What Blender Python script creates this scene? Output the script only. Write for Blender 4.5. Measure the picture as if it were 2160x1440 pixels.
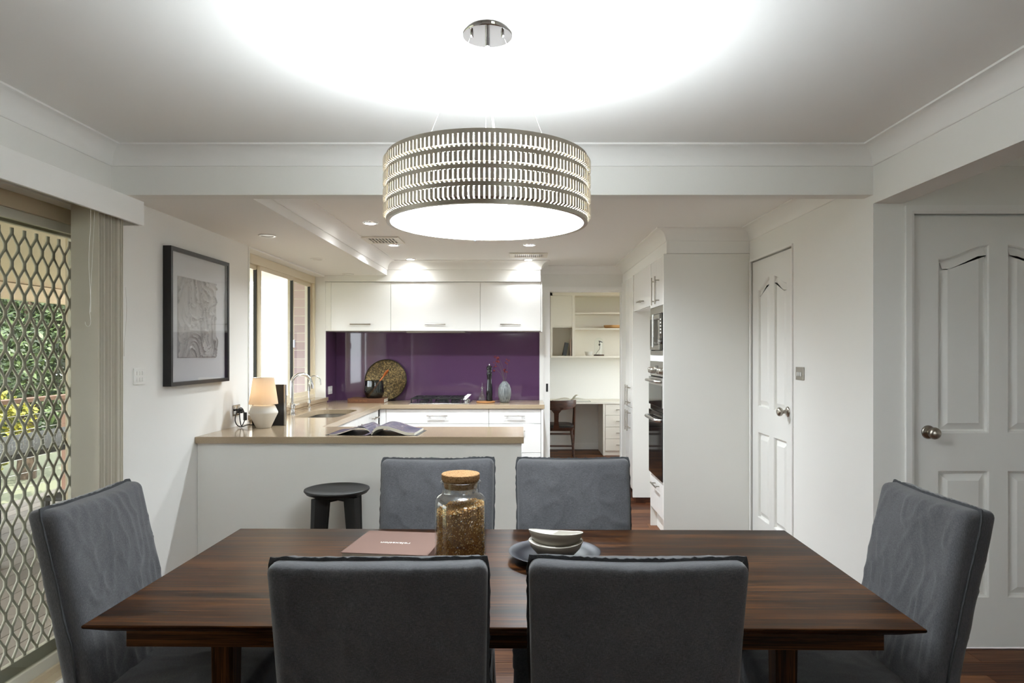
import bpy, bmesh, math, random
from mathutils import Vector, Matrix, noise
from mathutils.geometry import tessellate_polygon

random.seed(7)
PI = math.pi
for o in list(bpy.data.objects):
    bpy.data.objects.remove(o)
SC = bpy.context.scene
C = SC.collection

# ------------------------------------------------------------------ camera, world, sun, exposure
CAM_H = 1.42
cd = bpy.data.cameras.new('camera'); cam = bpy.data.objects.new('camera', cd); C.objects.link(cam)
cam.location = (0, 0, CAM_H); cam.rotation_euler = (PI / 2, 0, 0)
cd.sensor_width = 36.0; cd.lens = 24.0
cd.shift_x = -19 / 2160; cd.shift_y = 22 / 2160
cd.clip_start = 0.05; cd.clip_end = 200
SC.camera = cam

w = bpy.data.worlds.new('sky'); SC.world = w; w.use_nodes = True
nt = w.node_tree; bg = nt.nodes['Background']
bg.inputs[0].default_value = (0.90, 0.95, 1.0, 1); bg.inputs[1].default_value = 2.3

sd = bpy.data.lights.new('sun', 'SUN'); sun = bpy.data.objects.new('sun', sd); C.objects.link(sun)
sd.energy = 4.4; sd.angle = math.radians(0.6); sd.color = (1.0, 0.95, 0.86)
sun.rotation_euler = Vector((-0.32, 0.58, -0.75)).to_track_quat('-Z', 'Y').to_euler()
sun.location = (2, -6, 9)

vs = SC.view_settings
SC.display_settings.display_device = 'sRGB'
vs.view_transform = 'Standard'; vs.look = 'None'; vs.gamma = 1.0; vs.use_curve_mapping = False
vs.exposure = 2.05
SC.cycles.max_bounces = 10; SC.cycles.diffuse_bounces = 6; SC.cycles.glossy_bounces = 4
SC.cycles.transparent_max_bounces = 16; SC.cycles.sample_clamp_indirect = 6.0
SC.cycles.caustics_reflective = False; SC.cycles.caustics_refractive = False

# light levels (kept together for tuning)
PEND_BOTTOM, PEND_SIDE, PEND_TOP = 7.2, 30.0, 9.0
DOWN_W = 30.0
LAMP_W = 0.07

# ------------------------------------------------------------------ materials
def lin(c):
    return tuple(((x / 255) / 12.92 if x <= 10.3 else (((x / 255) + 0.055) / 1.055) ** 2.4) for x in c)

MATS = {}
def pbr(name, rgb, rough=0.5, metal=0.0, spec=0.5, coat=0.0, sheen=0.0):
    m = bpy.data.materials.new(name); m.use_nodes = True
    b = m.node_tree.nodes['Principled BSDF']
    b.inputs['Base Color'].default_value = (*lin(rgb), 1)
    b.inputs['Roughness'].default_value = rough; b.inputs['Metallic'].default_value = metal
    b.inputs['Specular IOR Level'].default_value = spec
    b.inputs['Coat Weight'].default_value = coat; b.inputs['Coat Roughness'].default_value = 0.08
    if sheen: b.inputs['Sheen Weight'].default_value = sheen
    MATS[name] = m
    return m
def N(m, kind, **kw):
    n = m.node_tree.nodes.new(kind)
    for k, v in kw.items():
        if k in n.inputs: n.inputs[k].default_value = v
        else: setattr(n, k, v)
    return n
def L(m, a, b): m.node_tree.links.new(a, b)
def bs(m): return m.node_tree.nodes['Principled BSDF']
def coords(m, scale=(1, 1, 1), out='Object'):
    t = N(m, 'ShaderNodeTexCoord'); mp = N(m, 'ShaderNodeMapping'); mp.inputs['Scale'].default_value = scale
    L(m, t.outputs[out], mp.inputs['Vector']); return mp.outputs['Vector']
def ramp(m, fac, stops):
    r = N(m, 'ShaderNodeValToRGB'); e = r.color_ramp.elements
    while len(e) < len(stops): e.new(0.5)
    for el, (p, c) in zip(e, stops): el.position = p; el.color = (*lin(c), 1)
    L(m, fac, r.inputs['Fac']); return r.outputs['Color']
def nz(m, vec, scale, detail=4, rough=0.5, dist=0.0):
    n = N(m, 'ShaderNodeTexNoise'); n.inputs['Scale'].default_value = scale; n.inputs['Detail'].default_value = detail
    n.inputs['Roughness'].default_value = rough; n.inputs['Distortion'].default_value = dist
    L(m, vec, n.inputs['Vector']); return n.outputs['Fac']
def bump(m, h, strength=0.2, dist=0.01):
    b = N(m, 'ShaderNodeBump'); b.inputs['Strength'].default_value = strength; b.inputs['Distance'].default_value = dist
    L(m, h, b.inputs['Height']); L(m, b.outputs['Normal'], bs(m).inputs['Normal'])

m = pbr('wall_paint', (238, 237, 233), 0.75, spec=0.25); bump(m, nz(m, coords(m), 180, 3), 0.04, 0.002)
m = pbr('ceiling_paint', (242, 241, 238), 0.85, spec=0.15); bump(m, nz(m, coords(m), 150, 3), 0.03, 0.002)
m = pbr('trim_paint', (242, 241, 238), 0.45, spec=0.4)
m = pbr('door_paint', (236, 235, 231), 0.42, spec=0.4); bump(m, nz(m, coords(m, (60, 60, 6)), 6, 3), 0.05, 0.001)
m = pbr('gloss_white', (240, 239, 236), 0.16, spec=0.5)
m = pbr('satin_white', (238, 237, 232), 0.32, spec=0.45)
m = pbr('cream_board', (232, 226, 214), 0.4, spec=0.4)
m = pbr('plastic_white', (238, 237, 233), 0.3)
m = pbr('beige_metal', (196, 180, 152), 0.38, spec=0.5)
m = pbr('window_beige', (226, 214, 190), 0.4, spec=0.5)
m = pbr('grille_green', (198, 195, 180), 0.45, spec=0.4)
m = pbr('dark_rubber', (46, 46, 44), 0.6)
m = pbr('steel', (196, 194, 190), 0.26, 1.0)
m = pbr('chrome', (225, 225, 226), 0.07, 1.0)
m = pbr('brushed_nickel', (176, 170, 160), 0.3, 1.0)
m = pbr('shade_steel', (206, 199, 186), 0.3, 1.0)
m = pbr('black_paint', (26, 25, 25), 0.4)
m = pbr('black_gloss', (14, 14, 14), 0.12, spec=0.6)
m = pbr('cast_iron', (20, 20, 21), 0.5)
m = pbr('plum_glass', (88, 60, 92), 0.04, spec=0.6, coat=0.4)
m = pbr('stone', (171, 152, 126), 0.14, spec=0.5)
v = coords(m, (1, 1, 1)); f = nz(m, v, 320, 2, 0.7)
L(m, ramp(m, f, [(0.3, (152, 132, 105)), (0.55, (174, 155, 129)), (0.8, (190, 173, 148))]), bs(m).inputs['Base Color'])
m = pbr('slat_fabric', (232, 228, 217), 0.8, spec=0.2)
tl = N(m, 'ShaderNodeBsdfTranslucent'); tl.inputs[0].default_value = (*lin((228, 222, 208)), 1); mxs = N(m, 'ShaderNodeMixShader'); mxs.inputs[0].default_value = 0.4
L(m, bs(m).outputs[0], mxs.inputs[1]); L(m, tl.outputs[0], mxs.inputs[2]); L(m, mxs.outputs[0], m.node_tree.nodes['Material Output'].inputs[0])
m = pbr('cord_white', (236, 234, 228), 0.6)
m = pbr('cord_clear', (206, 208, 190), 0.3)
m = pbr('mat_board', (214, 215, 217), 0.9, spec=0.1)
m = pbr('plaster_art', (192, 190, 188), 0.75, spec=0.25)
m = pbr('ceramic_matt', (216, 212, 203), 0.55); bump(m, nz(m, coords(m), 240, 2), 0.05, 0.001)
m = pbr('bowl_outer', (150, 143, 130), 0.5)
m = pbr('bowl_inner', (226, 222, 212), 0.3)
m = pbr('plate_dark', (26, 27, 34), 0.36, spec=0.2)
m = pbr('book_linen', (126, 102, 93), 0.85, spec=0.15); bump(m, nz(m, coords(m), 900, 1), 0.15, 0.0006)
m = pbr('page', (222, 219, 208), 0.8, spec=0.15)
m = pbr('lettering', (240, 238, 234), 0.5)
m = pbr('book_brown', (104, 72, 54), 0.7, spec=0.2)
m = pbr('spine_letter', (146, 96, 58), 0.6)
m = pbr('book_black', (24, 24, 26), 0.35)
m = pbr('gold', (186, 140, 60), 0.35, 0.9)
m = pbr('book_grey', (62, 64, 64), 0.6); m = pbr('book_pink', (206, 184, 170), 0.7)
m = pbr('orange_wood', (186, 104, 50), 0.45)
m = pbr('tan_wood', (196, 152, 100), 0.45)
m = pbr('board_wood', (168, 118, 72), 0.45)
m = pbr('dark_wood', (62, 36, 25), 0.32)
v = coords(m, (3, 3, 20)); L(m, ramp(m, nz(m, v, 4, 4), [(0.3, (44, 25, 18)), (0.7, (80, 48, 33))]), bs(m).inputs['Base Color'])
m = pbr('seat_leather', (30, 27, 26), 0.35)
m = pbr('twig', (44, 34, 28), 0.7); m = pbr('petal', (96, 16, 24), 0.6); m = pbr('stem', (86, 78, 66), 0.7)
m = pbr('vase_glaze', (140, 142, 140), 0.5)
v = coords(m, (26, 26, 2)); L(m, ramp(m, nz(m, v, 5, 4), [(0.35, (76, 80, 82)), (0.65, (126, 130, 130))]), bs(m).inputs['Base Color'])
m = pbr('cork', (172, 126, 82), 0.85, spec=0.15)
f = nz(m, coords(m), 220, 4, 0.7); L(m, ramp(m, f, [(0.35, (96, 66, 40)), (0.5, (146, 112, 76)), (0.7, (168, 138, 102))]), bs(m).inputs['Base Color'])
bump(m, f, 0.3, 0.002)
m = pbr('granola', (150, 106, 56), 0.8, spec=0.2)
oi = N(m, 'ShaderNodeNewGeometry')
L(m, ramp(m, oi.outputs['Random Per Island'], [(0.0, (110, 74, 40)), (0.25, (176, 126, 66)), (0.6, (212, 160, 92)), (0.88, (230, 192, 130)), (0.97, (244, 236, 222)), (1.0, (90, 66, 54))]), bs(m).inputs['Base Color'])
m = pbr('granola_core', (150, 104, 56), 0.9)
m = pbr('bronze', (120, 100, 62), 0.5, 0.6)
f = nz(m, coords(m), 60, 9, 0.8, 0.3)
L(m, ramp(m, f, [(0.36, (34, 30, 24)), (0.5, (84, 70, 44)), (0.62, (160, 136, 88)), (0.8, (206, 188, 140))]), bs(m).inputs['Base Color'])
bump(m, nz(m, coords(m), 60, 5), 0.25, 0.004)
m = pbr('bronze_rim', (58, 52, 42), 0.35, 0.85)
# table walnut: grain along local X
def walnut(name, sc, sc2):
    m = pbr(name, (92, 62, 40), 0.30, spec=0.16)
    f1 = nz(m, coords(m, sc), 3.2, 9, 0.7, 0.9); f2 = nz(m, coords(m, sc2), 3.0, 3, 0.5, 0.4)
    mx = N(m, 'ShaderNodeMath', operation='MULTIPLY_ADD'); L(m, f2, mx.inputs[0]); mx.inputs[1].default_value = 0.5
    sb = N(m, 'ShaderNodeMath', operation='SUBTRACT'); L(m, f1, sb.inputs[0]); sb.inputs[1].default_value = 0.25
    L(m, sb.outputs[0], mx.inputs[2])
    L(m, ramp(m, mx.outputs[0], [(0.34, (11, 5, 1)), (0.45, (34, 17, 6)), (0.53, (57, 31, 12)), (0.65, (92, 57, 27))]), bs(m).inputs['Base Color'])
    bump(m, f1, 0.12, 0.002)
    rr = N(m, 'ShaderNodeMapRange'); L(m, f1, rr.inputs['Value']); rr.inputs['To Min'].default_value = 0.22; rr.inputs['To Max'].default_value = 0.46
    L(m, rr.outputs[0], bs(m).inputs['Roughness'])
walnut('walnut', (0.7, 30, 30), (0.4, 5, 5)); walnut('walnut_leg', (30, 30, 0.7), (5, 5, 0.4))
m = pbr('stool_black', (22, 21, 20), 0.5); bump(m, nz(m, coords(m, (4, 60, 60)), 4, 4), 0.15, 0.002)
# linen slipcover
m = pbr('linen', (112, 113, 120), 0.9, spec=0.12, sheen=0.25)
v = coords(m); a = nz(m, coords(m, (1, 1, 0.12)), 900, 2); b2 = nz(m, coords(m, (0.12, 1, 1)), 900, 2)
mm = N(m, 'ShaderNodeMath', operation='ADD'); L(m, a, mm.inputs[0]); L(m, b2, mm.inputs[1])
hf = N(m, 'ShaderNodeMath', operation='MULTIPLY'); L(m, mm.outputs[0], hf.inputs[0]); hf.inputs[1].default_value = 0.5
cl = nz(m, v, 5, 3)
m2 = N(m, 'ShaderNodeMath', operation='MULTIPLY_ADD'); L(m, cl, m2.inputs[0]); m2.inputs[1].default_value = 0.3; L(m, hf.outputs[0], m2.inputs[2])
L(m, ramp(m, m2.outputs[0], [(0.45, (62, 62, 65)), (0.65, (82, 82, 85)), (0.85, (102, 102, 105))]), bs(m).inputs['Base Color'])
bump(m, hf.outputs[0], 0.25, 0.0015)
m = pbr('linen_edge', (72, 73, 75), 0.95, spec=0.1)
bump(m, nz(m, coords(m), 500, 2), 0.6, 0.003)
# floor planks: per-piece tone, grain along X
m = pbr('floor_board', (120, 82, 58), 0.42, spec=0.2)
oi = N(m, 'ShaderNodeObjectInfo')
v = coords(m, (1.2, 18, 18), 'Generated')
tc = N(m, 'ShaderNodeTexCoord'); mp = N(m, 'ShaderNodeMapping'); mp.inputs['Scale'].default_value = (1.4, 30, 10)
L(m, tc.outputs['Object'], mp.inputs['Vector'])
mp.vector_type = 'POINT'
ad = N(m, 'ShaderNodeVectorMath', operation='ADD'); L(m, mp.outputs['Vector'], ad.inputs[0])
cx = N(m, 'ShaderNodeCombineXYZ'); ms = N(m, 'ShaderNodeMath', operation='MULTIPLY'); L(m, oi.outputs['Random'], ms.inputs[0]); ms.inputs[1].default_value = 57.0
L(m, ms.outputs[0], cx.inputs[0]); L(m, ms.outputs[0], cx.inputs[1]); L(m, cx.outputs[0], ad.inputs[1])
f = nz(m, ad.outputs[0], 2.2, 7, 0.62, 0.5)
m1 = N(m, 'ShaderNodeMath', operation='MULTIPLY_ADD'); L(m, oi.outputs['Random'], m1.inputs[0]); m1.inputs[1].default_value = 0.42
s1 = N(m, 'ShaderNodeMath', operation='SUBTRACT'); L(m, f, s1.inputs[0]); s1.inputs[1].default_value = 0.21; L(m, s1.outputs[0], m1.inputs[2])
L(m, ramp(m, m1.outputs[0], [(0.25, (44, 21, 10)), (0.45, (74, 39, 20)), (0.6, (100, 59, 32)), (0.8, (126, 83, 49))]), bs(m).inputs['Base Color'])
m = pbr('deck_board', (150, 136, 124), 0.7)
oi = N(m, 'ShaderNodeObjectInfo'); L(m, ramp(m, oi.outputs['Random'], [(0, (120, 112, 106)), (1, (146, 136, 128))]), bs(m).inputs['Base Color'])
m = pbr('rail_timber', (150, 112, 92), 0.6)
m = pbr('patio_roof', (232, 216, 192), 0.7)
m = pbr('garden_white', (242, 240, 234), 0.8)
m = pbr('brick', (196, 178, 182), 0.85)
oi = N(m, 'ShaderNodeObjectInfo'); L(m, ramp(m, oi.outputs['Random'], [(0, (190, 168, 174)), (1, (216, 196, 198))]), bs(m).inputs['Base Color'])
m = pbr('mortar', (238, 232, 224), 0.9)
m = pbr('furniture_dark', (58, 56, 56), 0.6)
m = pbr('grass', (112, 114, 92), 0.9)
def leafmat(name, a, b, c):
    m = pbr(name, b, 0.5)
    g = N(m, 'ShaderNodeNewGeometry'); L(m, ramp(m, g.outputs['Random Per Island'], [(0, a), (0.5, b), (1, c)]), bs(m).inputs['Base Color'])
    bs(m).inputs['Subsurface Weight'].default_value = 0.0
leafmat('leaf_green', (24, 36, 18), (46, 62, 32), (88, 106, 62))
leafmat('leaf_yellow', (110, 110, 32), (150, 148, 46), (184, 176, 76))
m = pbr('bark', (80, 66, 54), 0.9)
m = pbr('oven_glass', (22, 20, 20), 0.06, spec=0.7)
m = pbr('page_print', (96, 92, 128), 0.3)
f = nz(m, coords(m), 22, 5, 0.7, 1.2)
L(m, ramp(m, f, [(0.3, (22, 21, 34)), (0.45, (58, 58, 88)), (0.55, (96, 76, 86)), (0.65, (150, 144, 150)), (0.8, (46, 46, 70))]), bs(m).inputs['Base Color'])

def glass(name, tint=(1, 1, 1), ior=1.45, extra=0.0, rough=0.0):
    m = bpy.data.materials.new(name); m.use_nodes = True; n = m.node_tree.nodes; n.clear()
    o = n.new('ShaderNodeOutputMaterial'); mix = n.new('ShaderNodeMixShader')
    t = n.new('ShaderNodeBsdfTransparent'); t.inputs[0].default_value = (*tint, 1)
    g = n.new('ShaderNodeBsdfGlossy'); g.inputs['Roughness'].default_value = rough
    fr = n.new('ShaderNodeFresnel'); fr.inputs['IOR'].default_value = ior
    ad = n.new('ShaderNodeMath'); ad.operation = 'ADD'; ad.inputs[1].default_value = extra
    l = m.node_tree.links
    ge = n.new('ShaderNodeNewGeometry'); iv = n.new('ShaderNodeMath'); iv.operation = 'SUBTRACT'; iv.inputs[0].default_value = 1.0   # no inner total reflection: rays are not bent here
    mu = n.new('ShaderNodeMath'); mu.operation = 'MULTIPLY'
    l.new(ge.outputs['Backfacing'], iv.inputs[1]); l.new(fr.outputs[0], mu.inputs[0]); l.new(iv.outputs[0], mu.inputs[1])
    l.new(mu.outputs[0], ad.inputs[0]); l.new(ad.outputs[0], mix.inputs[0]); l.new(t.outputs[0], mix.inputs[1]); l.new(g.outputs[0], mix.inputs[2]); l.new(mix.outputs[0], o.inputs[0])
    MATS[name] = m
glass('clear_glass', (0.97, 0.985, 0.98)); glass('door_glass', (0.76, 0.77, 0.75), 1.5, 0.02)
glass('jar_glass', (0.95, 0.97, 0.965), 1.5, 0.05); glass('smoke_glass', (0.42, 0.46, 0.47), 1.5, 0.03); glass('picture_glass', (0.98, 0.98, 0.98), 1.45, 0.02)
def emit(name, rgb, s):
    m = bpy.data.materials.new(name); m.use_nodes = True; n = m.node_tree.nodes; n.clear()
    o = n.new('ShaderNodeOutputMaterial'); e = n.new('ShaderNodeEmission'); e.inputs[0].default_value = (*rgb, 1); e.inputs[1].default_value = s
    m.node_tree.links.new(e.outputs[0], o.inputs[0]); MATS[name] = m
emit('pendant_bottom', (0.88, 0.955, 1.0), PEND_BOTTOM); emit('pendant_side', (0.90, 0.97, 1.0), PEND_SIDE); emit('pendant_top', (0.88, 0.955, 1.0), PEND_TOP)
emit('downlight_glow', (1, 0.99, 0.96), 30.0)
# lamp shade: translucent cloth
m = bpy.data.materials.new('shade_cloth'); m.use_nodes = True; MATS['shade_cloth'] = m
n = m.node_tree.nodes; n.clear(); o = n.new('ShaderNodeOutputMaterial'); mix = n.new('ShaderNodeMixShader'); mix.inputs[0].default_value = 0.5
d = n.new('ShaderNodeBsdfDiffuse'); d.inputs[0].default_value = (*lin((228, 216, 200)), 1); t = n.new('ShaderNodeBsdfTranslucent'); t.inputs[0].default_value = (*lin((236, 214, 184)), 1)
m.node_tree.links.new(d.outputs[0], mix.inputs[1]); m.node_tree.links.new(t.outputs[0], mix.inputs[2]); m.node_tree.links.new(mix.outputs[0], o.inputs[0])

# ------------------------------------------------------------------ mesh helpers
class MB:
    def __init__(s): s.v = []; s.f = []
    def add(s, vs, fs):
        b = len(s.v); s.v += [tuple(x) for x in vs]; s.f += [tuple(i + b for i in q) for q in fs]; return s
    def box(s, x0, x1, y0, y1, z0, z1):
        return s.add([(x0, y0, z0), (x1, y0, z0), (x1, y1, z0), (x0, y1, z0), (x0, y0, z1), (x1, y0, z1), (x1, y1, z1), (x0, y1, z1)],
                     [(3, 2, 1, 0), (4, 5, 6, 7), (0, 1, 5, 4), (1, 2, 6, 5), (2, 3, 7, 6), (3, 0, 4, 7)])
    def loops(s, rings, cap0=True, cap1=True, closed=True):
        n = len(rings[0]); b = len(s.v)
        for r in rings: s.v += [tuple(p) for p in r]
        for i in range(len(rings) - 1):
            for j in range(n if closed else n - 1):
                k = (j + 1) % n
                s.f.append((b + i * n + j, b + i * n + k, b + (i + 1) * n + k, b + (i + 1) * n + j))
        if cap0: s.f.append(tuple(b + j for j in reversed(range(n))))
        if cap1: s.f.append(tuple(b + (len(rings) - 1) * n + j for j in range(n)))
        return s
    def lathe(s, prof, seg=32, c=(0, 0, 0), cap0=True, cap1=True):
        return s.loops([[(c[0] + r * math.cos(2 * PI * j / seg), c[1] + r * math.sin(2 * PI * j / seg), c[2] + z) for j in range(seg)] for r, z in prof], cap0, cap1)
    def tube(s, pts, r, seg=8, caps=True):
        pts = [Vector(p) for p in pts]; rings = []; up = None
        for i, p in enumerate(pts):
            a = pts[max(i - 1, 0)]; b = pts[min(i + 1, len(pts) - 1)]; t = (b - a).normalized()
            if up is None:
                up = Vector((0, 0, 1)) if abs(t.z) < 0.9 else Vector((1, 0, 0))
            x = up - t * up.dot(t); x.normalize(); up = x; y = t.cross(x)
            rad = r[i] if isinstance(r, (list, tuple)) else r
            rings.append([p + (x * math.cos(2 * PI * j / seg) + y * math.sin(2 * PI * j / seg)) * rad for j in range(seg)])
        return s.loops(rings, caps, caps)
    def prism(s, poly, ax, a, b):
        def P(u, v, t): return {'x': (t, u, v), 'y': (u, t, v), 'z': (u, v, t)}[ax]
        return s.loops([[P(u, v, a) for u, v in poly], [P(u, v, b) for u, v in poly]])
    def plate(s, outer, holes, ax, a, b):
        def P(u, v, t): return {'x': (t, u, v), 'y': (u, t, v), 'z': (u, v, t)}[ax]
        lp = [outer] + list(holes); flat = [p for l in lp for p in l]
        tri = tessellate_polygon([[Vector((u, v, 0)) for u, v in l] for l in lp])
        base = len(s.v); n = len(flat)
        s.v += [P(u, v, a) for u, v in flat] + [P(u, v, b) for u, v in flat]
        for t in tri:
            s.f.append(tuple(base + i for i in t)); s.f.append(tuple(base + n + i for i in reversed(t)))
        k = 0
        for l in lp:
            m = len(l)
            for i in range(m):
                j = (i + 1) % m
                s.f.append((base + k + i, base + k + j, base + n + k + j, base + n + k + i))
            k += m
        return s

WORLD = {}
def root_of(o):
    while o.parent: o = o.parent
    return o
def mesh(name, mb, mat, smooth=None):
    me = bpy.data.meshes.new(name); me.from_pydata(mb.v, [], mb.f)
    bm = bmesh.new(); bm.from_mesh(me); bmesh.ops.recalc_face_normals(bm, faces=bm.faces); bm.to_mesh(me); bm.free()
    me.materials.append(MATS[mat])
    if smooth is not None:
        for p in me.polygons: p.use_smooth = True
        me.set_sharp_from_angle(angle=math.radians(smooth))
    return me
def obj(name, mb, mat, parent=None, smooth=None, bevel=0, label=None):
    me = mesh(name, mb, mat, smooth) if isinstance(mb, MB) else mb
    if parent is not None:
        r = root_of(parent)
        if r.name in WORLD: me.transform(Matrix.Translation(-Vector(WORLD[r.name])))
    o = bpy.data.objects.new(name, me); C.objects.link(o)
    if parent is not None: o.parent = parent
    if bevel:
        b = o.modifiers.new('edge', 'BEVEL'); b.width = bevel; b.segments = 2; b.limit_method = 'ANGLE'; b.angle_limit = math.radians(40)
    if label: o['label'] = label
    return o
def tag(o, label, cat, group=None, kind=None):
    o['label'] = label; o['category'] = cat
    if group: o['group'] = group
    if kind: o['kind'] = kind
    return o
def thing(name, label, cat, loc=(0, 0, 0), rotz=0, group=None, world=True, kind=None):
    o = bpy.data.objects.new(name, None); C.objects.link(o); o.empty_display_size = 0.1
    o.location = loc; o.rotation_euler = (0, 0, rotz)
    if world: WORLD[o.name] = tuple(loc)
    return tag(o, label, cat, group, kind)
def struct(name, mb, mat, label, cat, parent=None, smooth=None, bevel=0):
    return tag(obj(name, mb, mat, None, smooth, bevel), label, cat, None, 'structure')
def copy_tree(o, parent=None):
    c = o.copy(); C.objects.link(c); c.parent = parent
    for ch in list(o.children): copy_tree(ch, c)
    return c
def rect(u0, u1, v0, v1): return [(u0, v0), (u1, v0), (u1, v1), (u0, v1)]
def light(name, kind, loc, parent, energy, color=(1, 1, 1), **kw):
    d = bpy.data.lights.new(name, kind); d.energy = energy; d.color = color
    for k, v in kw.items(): setattr(d, k, v)
    o = bpy.data.objects.new(name, d); C.objects.link(o); o.parent = parent
    r = root_of(parent); o.location = Vector(loc) - Vector(WORLD.get(r.name, (0, 0, 0))); return o
def text_mesh(s, size, mat, name, extrude=0.0003):
    cu = bpy.data.curves.new(name, 'FONT'); cu.body = s; cu.size = size; cu.extrude = extrude; cu.align_x = 'CENTER'; cu.align_y = 'CENTER'
    t = bpy.data.objects.new(name, cu); C.objects.link(t); dg = bpy.context.evaluated_depsgraph_get(); dg.update()
    me = bpy.data.meshes.new_from_object(t.evaluated_get(dg)); bpy.data.objects.remove(t)
    me.materials.clear(); me.materials.append(MATS[mat]); return me

# ------------------------------------------------------------------ room measurements
XL, XR = -1.96, 1.687          # dining / kitchen side walls
YB = 3.27                      # face of the beam between dining and kitchen
YK = 7.22                      # kitchen back wall
ZC, ZK = 2.396, 2.325          # dining ceiling, kitchen ceiling
YR = -2.7                      # wall behind the camera
XH = 3.7                       # far side of the hall
YS = 9.97                      # study back wall

# floor: sub-slab with single boards on it
floor = struct('floor', MB().box(-2.2, XH, YR, YS, -0.06, -0.012), 'floor_board', 'brown timber plank floor of dining room, kitchen and study', 'floor')
rnd = random.Random(3)
def boards(x0, x1, y0, y1, wd, lmin, lmax):
    y = y0
    while y < y1 - 1e-4:
        ye = min(y + wd, y1); x = x0 - rnd.uniform(0, lmin * 0.7)
        while x < x1:
            xe = x + rnd.uniform(lmin, lmax); a, b = max(x, x0), min(xe, x1)
            if b - a > 0.05: obj('plank', MB().box(a + 0.0008, b - 0.0008, y + 0.0008, ye - 0.0008, -0.012, 0.0), 'floor_board', floor)
            x = xe
        y = ye
boards(-2.03, XH, 1.0, YB, 0.125, 1.5, 2.2)
boards(-1.36, XR, YB, YK + 0.1, 0.125, 1.3, 1.9)
boards(-1.15, 2.2, YK + 0.1, YS, 0.125, 1.3, 1.9)

# walls
win_hole = rect(4.92, 6.82, 0.93, 2.17)
struct('wall_left', MB().plate([(YR, -0.06), (0.9, -0.06), (0.9, 2.06), (3.262, 2.06), (3.262, -0.06), (YK + 0.1, -0.06), (YK + 0.1, 2.5), (YR, 2.5)], [win_hole], 'x', XL - 0.2, XL), 'wall_paint',
       'white painted wall holding the sliding door, the framed picture and the kitchen window', 'wall')
d1 = (4.235, 5.01, 2.085)
struct('wall_right', MB().plate([(YB, -0.06), (d1[0], -0.06), (d1[0], d1[2]), (d1[1], d1[2]), (d1[1], -0.06), (YK + 0.1, -0.06), (YK + 0.1, 2.5), (YB, 2.5)], [], 'x', XR, XR + 0.14), 'wall_paint',
       'white wall with a panelled door beside the oven tower', 'wall')
D2 = (1.862, 2.73, 2.085)
struct('wall_hall', MB().plate([(XR + 0.14, -0.06), (D2[0], -0.06), (D2[0], D2[2]), (D2[1], D2[2]), (D2[1], -0.06), (XH, -0.06), (XH, 2.5), (XR + 0.14, 2.5)], [], 'y', YB, YB + 0.12), 'wall_paint',
       'shaded wall around the hall door beside the dining room', 'wall')
struct('wall_hall_side', MB().box(XH, XH + 0.1, YR, YB + 0.12, -0.06, 2.5), 'wall_paint', 'plain white side wall of the hall beyond the dining room', 'wall')
FILL_WIN = (1.5, 3.0, 1.0, 2.05)  # opening for the added fill-light window
struct('wall_rear', MB().plate(rect(-2.2, XH + 0.1, -0.06, 2.5), [rect(*FILL_WIN)], 'y', YR - 0.1, YR), 'wall_paint', 'plain white wall behind the near dining chairs', 'wall')
so = (0.306, 1.058, 2.057)
struct('wall_back', MB().plate([(-2.16, -0.06), (so[0], -0.06), (so[0], so[2]), (so[1], so[2]), (so[1], -0.06), (2.3, -0.06), (2.3, 2.5), (-2.16, 2.5)], [], 'y', YK, YK + 0.1), 'wall_paint',
       'white kitchen end wall with the open doorway to the study', 'wall')
struct('wall_study_back', MB().box(-1.3, 2.3, YS, YS + 0.1, -0.06, 2.5), 'wall_paint', 'cream wall behind the study desk and shelves', 'wall')
struct('wall_study_left', MB().box(-1.3, -1.2, YK + 0.1, YS, -0.06, 2.5), 'wall_paint', 'side wall of the study behind the chair', 'wall')
struct('wall_study_right', MB().plate(rect(YK + 0.1, YS, -0.06, 2.5), [rect(7.7, 9.3, 0.7, 2.15)], 'x', 2.2, 2.3), 'wall_paint', 'study side wall with an added window beyond the drawers', 'wall')
# ceilings, beams, bulkheads
struct('ceiling', MB().box(-2.2, XH + 0.1, YR - 0.1, YB + 0.05, ZC, ZC + 0.12), 'ceiling_paint', 'white dining room ceiling above the drum pendant', 'ceiling')
struct('ceiling_kitchen', MB().box(-2.2, XR + 0.2, YB + 0.05, YK + 0.1, ZK, ZC + 0.12), 'ceiling_paint', 'white kitchen ceiling with round downlights and vents', 'ceiling')
struct('ceiling_study', MB().box(-1.3, 2.3, YK + 0.1, YS + 0.1, 2.4, 2.52), 'ceiling_paint', 'white ceiling of the study beyond the doorway', 'ceiling')
struct('beam_cross', MB().box(XL, XR, YB, YB + 0.085, 2.172, ZC + 0.01), 'wall_paint', 'white ceiling beam between dining room and kitchen', 'beam')
struct('beam_side', MB().box(XR, XR + 0.14, YR, YB, 2.13, ZC + 0.01), 'wall_paint', 'white beam over the wide hall opening', 'beam')
struct('bulkhead_left', MB().box(XL, -1.335, YB + 0.085, 6.80, 2.182, ZK + 0.01), 'ceiling_paint', 'lowered white bulkhead above the sink bench and window', 'bulkhead')
struct('bulkhead_back', MB().box(XL, 0.194, 6.80, YK, 2.121, ZK + 0.01), 'ceiling_paint', 'white bulkhead above the three wall cabinets', 'bulkhead')
struct('bulkhead_right', MB().box(1.075, XR, 5.035, YK, 2.146, ZK + 0.01), 'ceiling_paint', 'white bulkhead above the oven tower and pantry', 'bulkhead')

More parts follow.
